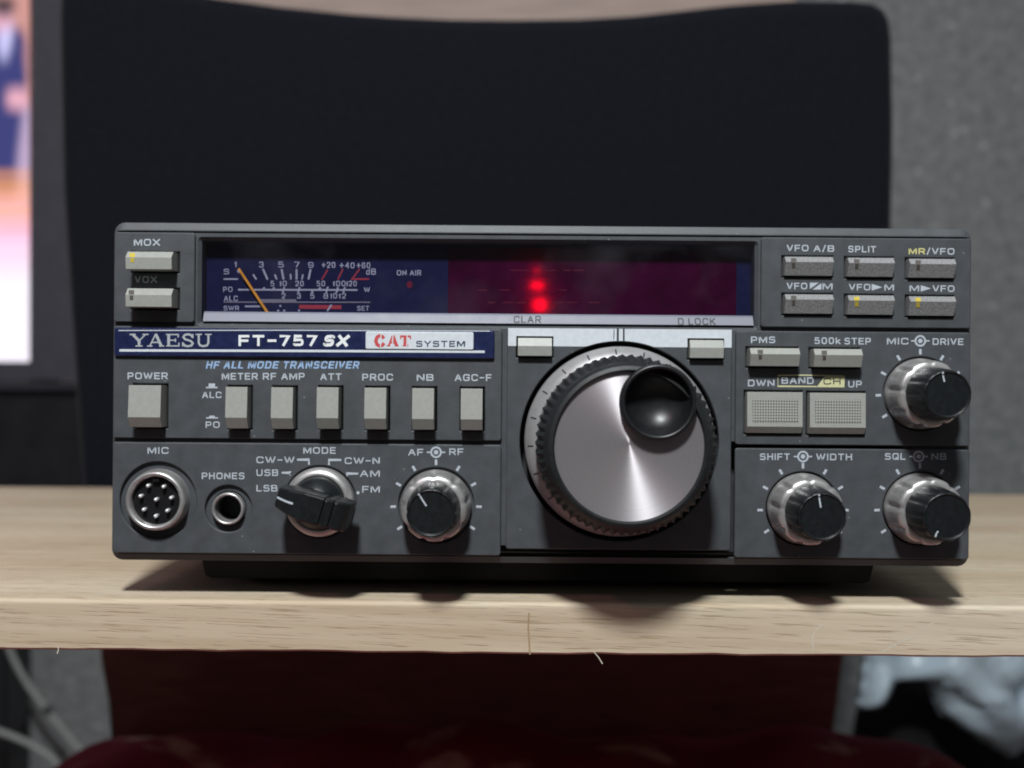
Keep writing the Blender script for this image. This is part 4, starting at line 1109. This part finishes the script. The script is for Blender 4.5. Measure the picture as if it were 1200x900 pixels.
for x in gx:
    for yv in gy:
        acc = [0, 0, 0]
        for a, c in offs:
            q = ce[picture(x + a, yv + c * (1.0 if yv < 195 else 3.2))]
            for m_ in range(3): acc[m_] += q[m_] / len(offs)
        cols.append(acc); b.v.append(tuple(U(x, yv, ZT)))
n = len(gy)
b.add([], [])
for i_ in range(len(gx) - 1):
    for k in range(n - 1):
        b.f.append((i_ * n + k, i_ * n + k + 1, (i_ + 1) * n + k + 1, (i_ + 1) * n + k)); b.mi.append(0); b.sm.append(False)
m = emit('lit television picture', (1, 1, 1), 1.12)
an = N(m.node_tree, 'ShaderNodeAttribute'); an.attribute_name = 'picture'
m.node_tree.links.new(an.outputs['Color'], m.node_tree.nodes['Emission'].inputs[0])
sc_ = b.build('screen', m, tv, metres=True)
at = sc_.data.color_attributes.new('picture', 'FLOAT_COLOR', 'POINT')
for d_, c in zip(at.data, cols): d_.color = (c[0], c[1], c[2], 1)
b = MB(); p = U(-300, 578, ZT); q = U(-300, 610, ZT)
b.box(p.x - 0.05, p.x + 0.05, p.y + 0.0, p.y + 0.03, q.z + 0.012, p.z - 0.0005); b.box(p.x - 0.17, p.x + 0.17, p.y - 0.018, p.y + 0.098, q.z, q.z + 0.0118)
b.build('foot_stand', M['tv_black'], tv, metres=True)
top_z = q.z
tt = empty('television_table', (p.x, p.y, -0.52), 'black low table carrying the television', 'table')
xr_ = U(21, 800, ZT + 0.10).x
b = MB(); b.box(p.x - 0.50, xr_, p.y - 0.02, p.y + 0.13, top_z - 0.035, top_z - 0.0005); b.build('table_top', M['tv_black'], tt, metres=True)
for x in (xr_ - 0.05, p.x - 0.48):
    for yy in (p.y + 0.02, p.y + 0.075):
        b = MB(); b.box(x, x + 0.05, yy, yy + 0.05, -0.52, top_z - 0.036); b.build('leg', M['tv_black'], tt, metres=True)

# =================================================================== CABLES, BAGS
def spline(pts, n=10):
    out = []; P_ = [pts[0]] + pts + [pts[-1]]
    for i in range(1, len(P_) - 2):
        for k in range(n):
            t = k / n; a, b_, c, d = P_[i - 1], P_[i], P_[i + 1], P_[i + 2]
            out.append(tuple(0.5 * ((2 * b_[j]) + (-a[j] + c[j]) * t + (2 * a[j] - 5 * b_[j] + 4 * c[j] - d[j]) * t * t + (-a[j] + 3 * b_[j] - 3 * c[j] + d[j]) * t ** 3) for j in range(3)))
    out.append(tuple(pts[-1])); return out
for pts, lab, ring in (([(-8, 690), (4, 735), (14, 768), (33, 803), (55, 832), (84, 868), (112, 900), (150, 980), (190, 1100)], 'white cable with a black band, hanging past the grey wall', (56, 832)),
                       ([(-60, 830), (-20, 850), (22, 866), (48, 880), (68, 897), (90, 940), (120, 1050)], 'white cable curving out from behind the black table leg', None)):
    zz = 1.06 if ring else 1.03
    w = spline([tuple(U(x, y, zz)) for x, y in pts])
    b = MB(); b.tube(w, 0.0032, 12)
    o = tag(b.build('cable', M['cable'], metres=True), lab, 'cable', 'white cables by the wall')
    if ring:
        a_, c_ = U(53, 829.5, zz), U(58.5, 836, zz); b = MB(); b.tube([tuple(a_), tuple(c_)], 0.0046, 12); b.build('tie_band', M['rubber'], o, metres=True)

# black shoulder bag on the seat corner, plastic bag hanging behind it
def blob(name, mat_, pts, z, th, seed, amp=0.012):
    """closed crumpled pouch with the given outline"""
    rnd = random.Random(seed)
    o2 = [U(px, py, z) for px, py in pts]
    cx = sum(p.x for p in o2) / len(o2); cz = sum(p.z for p in o2) / len(o2); n = len(o2)
    dens = []
    for i in range(n):
        for k in range(8):
            a, c = o2[i], o2[(i + 1) % n]; dens.append((a.x + (c.x - a.x) * k / 8, a.z + (c.z - a.z) * k / 8))
    n = len(dens); K = 9; b = MB(); yc = z - 0.3
    ph = [rnd.uniform(0, 6.28) for _ in range(6)]
    for side in (-1, 1):
        rows = []
        for k in range(K + 1):
            f = 1 - k / K; row = []
            for i, (x, zz) in enumerate(dens):
                X, Zz = cx + (x - cx) * f, cz + (zz - cz) * f
                d = th / 2 * math.sqrt(max(0, 1 - f ** 4)) + amp * (1 - f ** 3) * (math.sin(70 * X + 40 * Zz + ph[0]) + math.sin(-55 * X + 95 * Zz + ph[1]) + 0.6 * math.sin(160 * X + 30 * Zz + ph[2])) * 0.5
                row.append((X, yc + side * max(d, 0.0 if k == 0 else 0.001), Zz))
            rows.append(row)
        fs = [(k * n + i, k * n + (i + 1) % n, (k + 1) * n + (i + 1) % n, (k + 1) * n + i) for k in range(K) for i in range(n)]
        b.add([p for r in rows for p in r], fs if side < 0 else [f[::-1] for f in fs], 0, True)
    return b.build(name, mat_, metres=True)
tag(blob('shoulder_bag', M['black_cloth'], [(990, 905), (1004, 828), (1022, 800), (1040, 780), (1090, 780), (1110, 800), (1140, 840), (1180, 860), (1260, 872), (1320, 900), (1340, 1150), (985, 1150)], 0.985, 0.09, 3, 0.006),
    'black soft bag on the floor behind the plastic bag', 'bag')
def pouch(name, mat_, pts, z, th, seed, amp, cell=0.0025):
    """crumpled two-walled bag with a free outline, built on a fine grid"""
    rnd = random.Random(seed); ph = [rnd.uniform(0, 6.28) for _ in range(8)]
    o2 = [(p.x, p.z) for p in (U(px, py, z) for px, py in pts)]
    x0, x1 = min(p[0] for p in o2), max(p[0] for p in o2); z0, z1 = min(p[1] for p in o2), max(p[1] for p in o2)
    nx, nz_ = int((x1 - x0) / cell) + 1, int((z1 - z0) / cell) + 1
    cells = [(i, k) for i in range(nx) for k in range(nz_) if inside(x0 + (i + .5) * cell, z0 + (k + .5) * cell, o2)]
    cs = set(cells)
    def edge(x, zz):
        d = 9
        for i in range(len(o2)):
            (ax_, az), (bx, bz) = o2[i], o2[(i + 1) % len(o2)]
            l2 = (bx - ax_) ** 2 + (bz - az) ** 2 or 1e-9; t_ = max(0, min(1, ((x - ax_) * (bx - ax_) + (zz - az) * (bz - az)) / l2))
            d = min(d, math.hypot(x - ax_ - t_ * (bx - ax_), zz - az - t_ * (bz - az)))
        return d
    b = MB(); idx = {}
    def vert(i, k, side):
        if (i, k, side) not in idx:
            x, zz = x0 + i * cell, z0 + k * cell; d = min(1, edge(x, zz) / 0.022); u = math.sqrt(d * (2 - d))
            w = math.sin(62 * x + 25 * zz + ph[0]) + math.sin(-38 * x + 70 * zz + ph[1]) + 0.7 * math.sin(120 * x - 55 * zz + ph[2]) + 0.5 * math.sin(30 * x + 170 * zz + ph[3] + 2 * math.sin(50 * x))
            rim = 0 if all((i - a, k - c) in cs for a in (0, 1) for c in (0, 1)) else 1
            w = 1.15 * (abs(w) ** 0.8) * (1 if w > 0 else -0.6)
            b.v.append((x, z - 0.3 + (0 if rim else side * (th / 2 * u + 0.0005)) + amp * w * 0.4, zz)); idx[(i, k, side)] = len(b.v) - 1
        return idx[(i, k, side)]
    for i, k in cells:
        for side in (-1, 1):
            f = [vert(i, k, side), vert(i + 1, k, side), vert(i + 1, k + 1, side), vert(i, k + 1, side)]
            b.f.append(tuple(f if side < 0 else f[::-1])); b.mi.append(0); b.sm.append(True)
    return b.build(name, mat_, metres=True)
tag(pouch('plastic_bag', M['bag'], [(1014, 762), (1002, 826), (1020, 827), (1032, 822), (1044, 797), (1066, 794), (1088, 795), (1097, 820), (1107, 841), (1140, 860), (1177, 883), (1186, 872), (1240, 868), (1300, 855), (1310, 720), (1220, 680), (1120, 690), (1030, 710)], 0.88, 0.05, 5, 0.015),
    'crumpled bluish translucent plastic bag below the right end of the plank', 'bag')
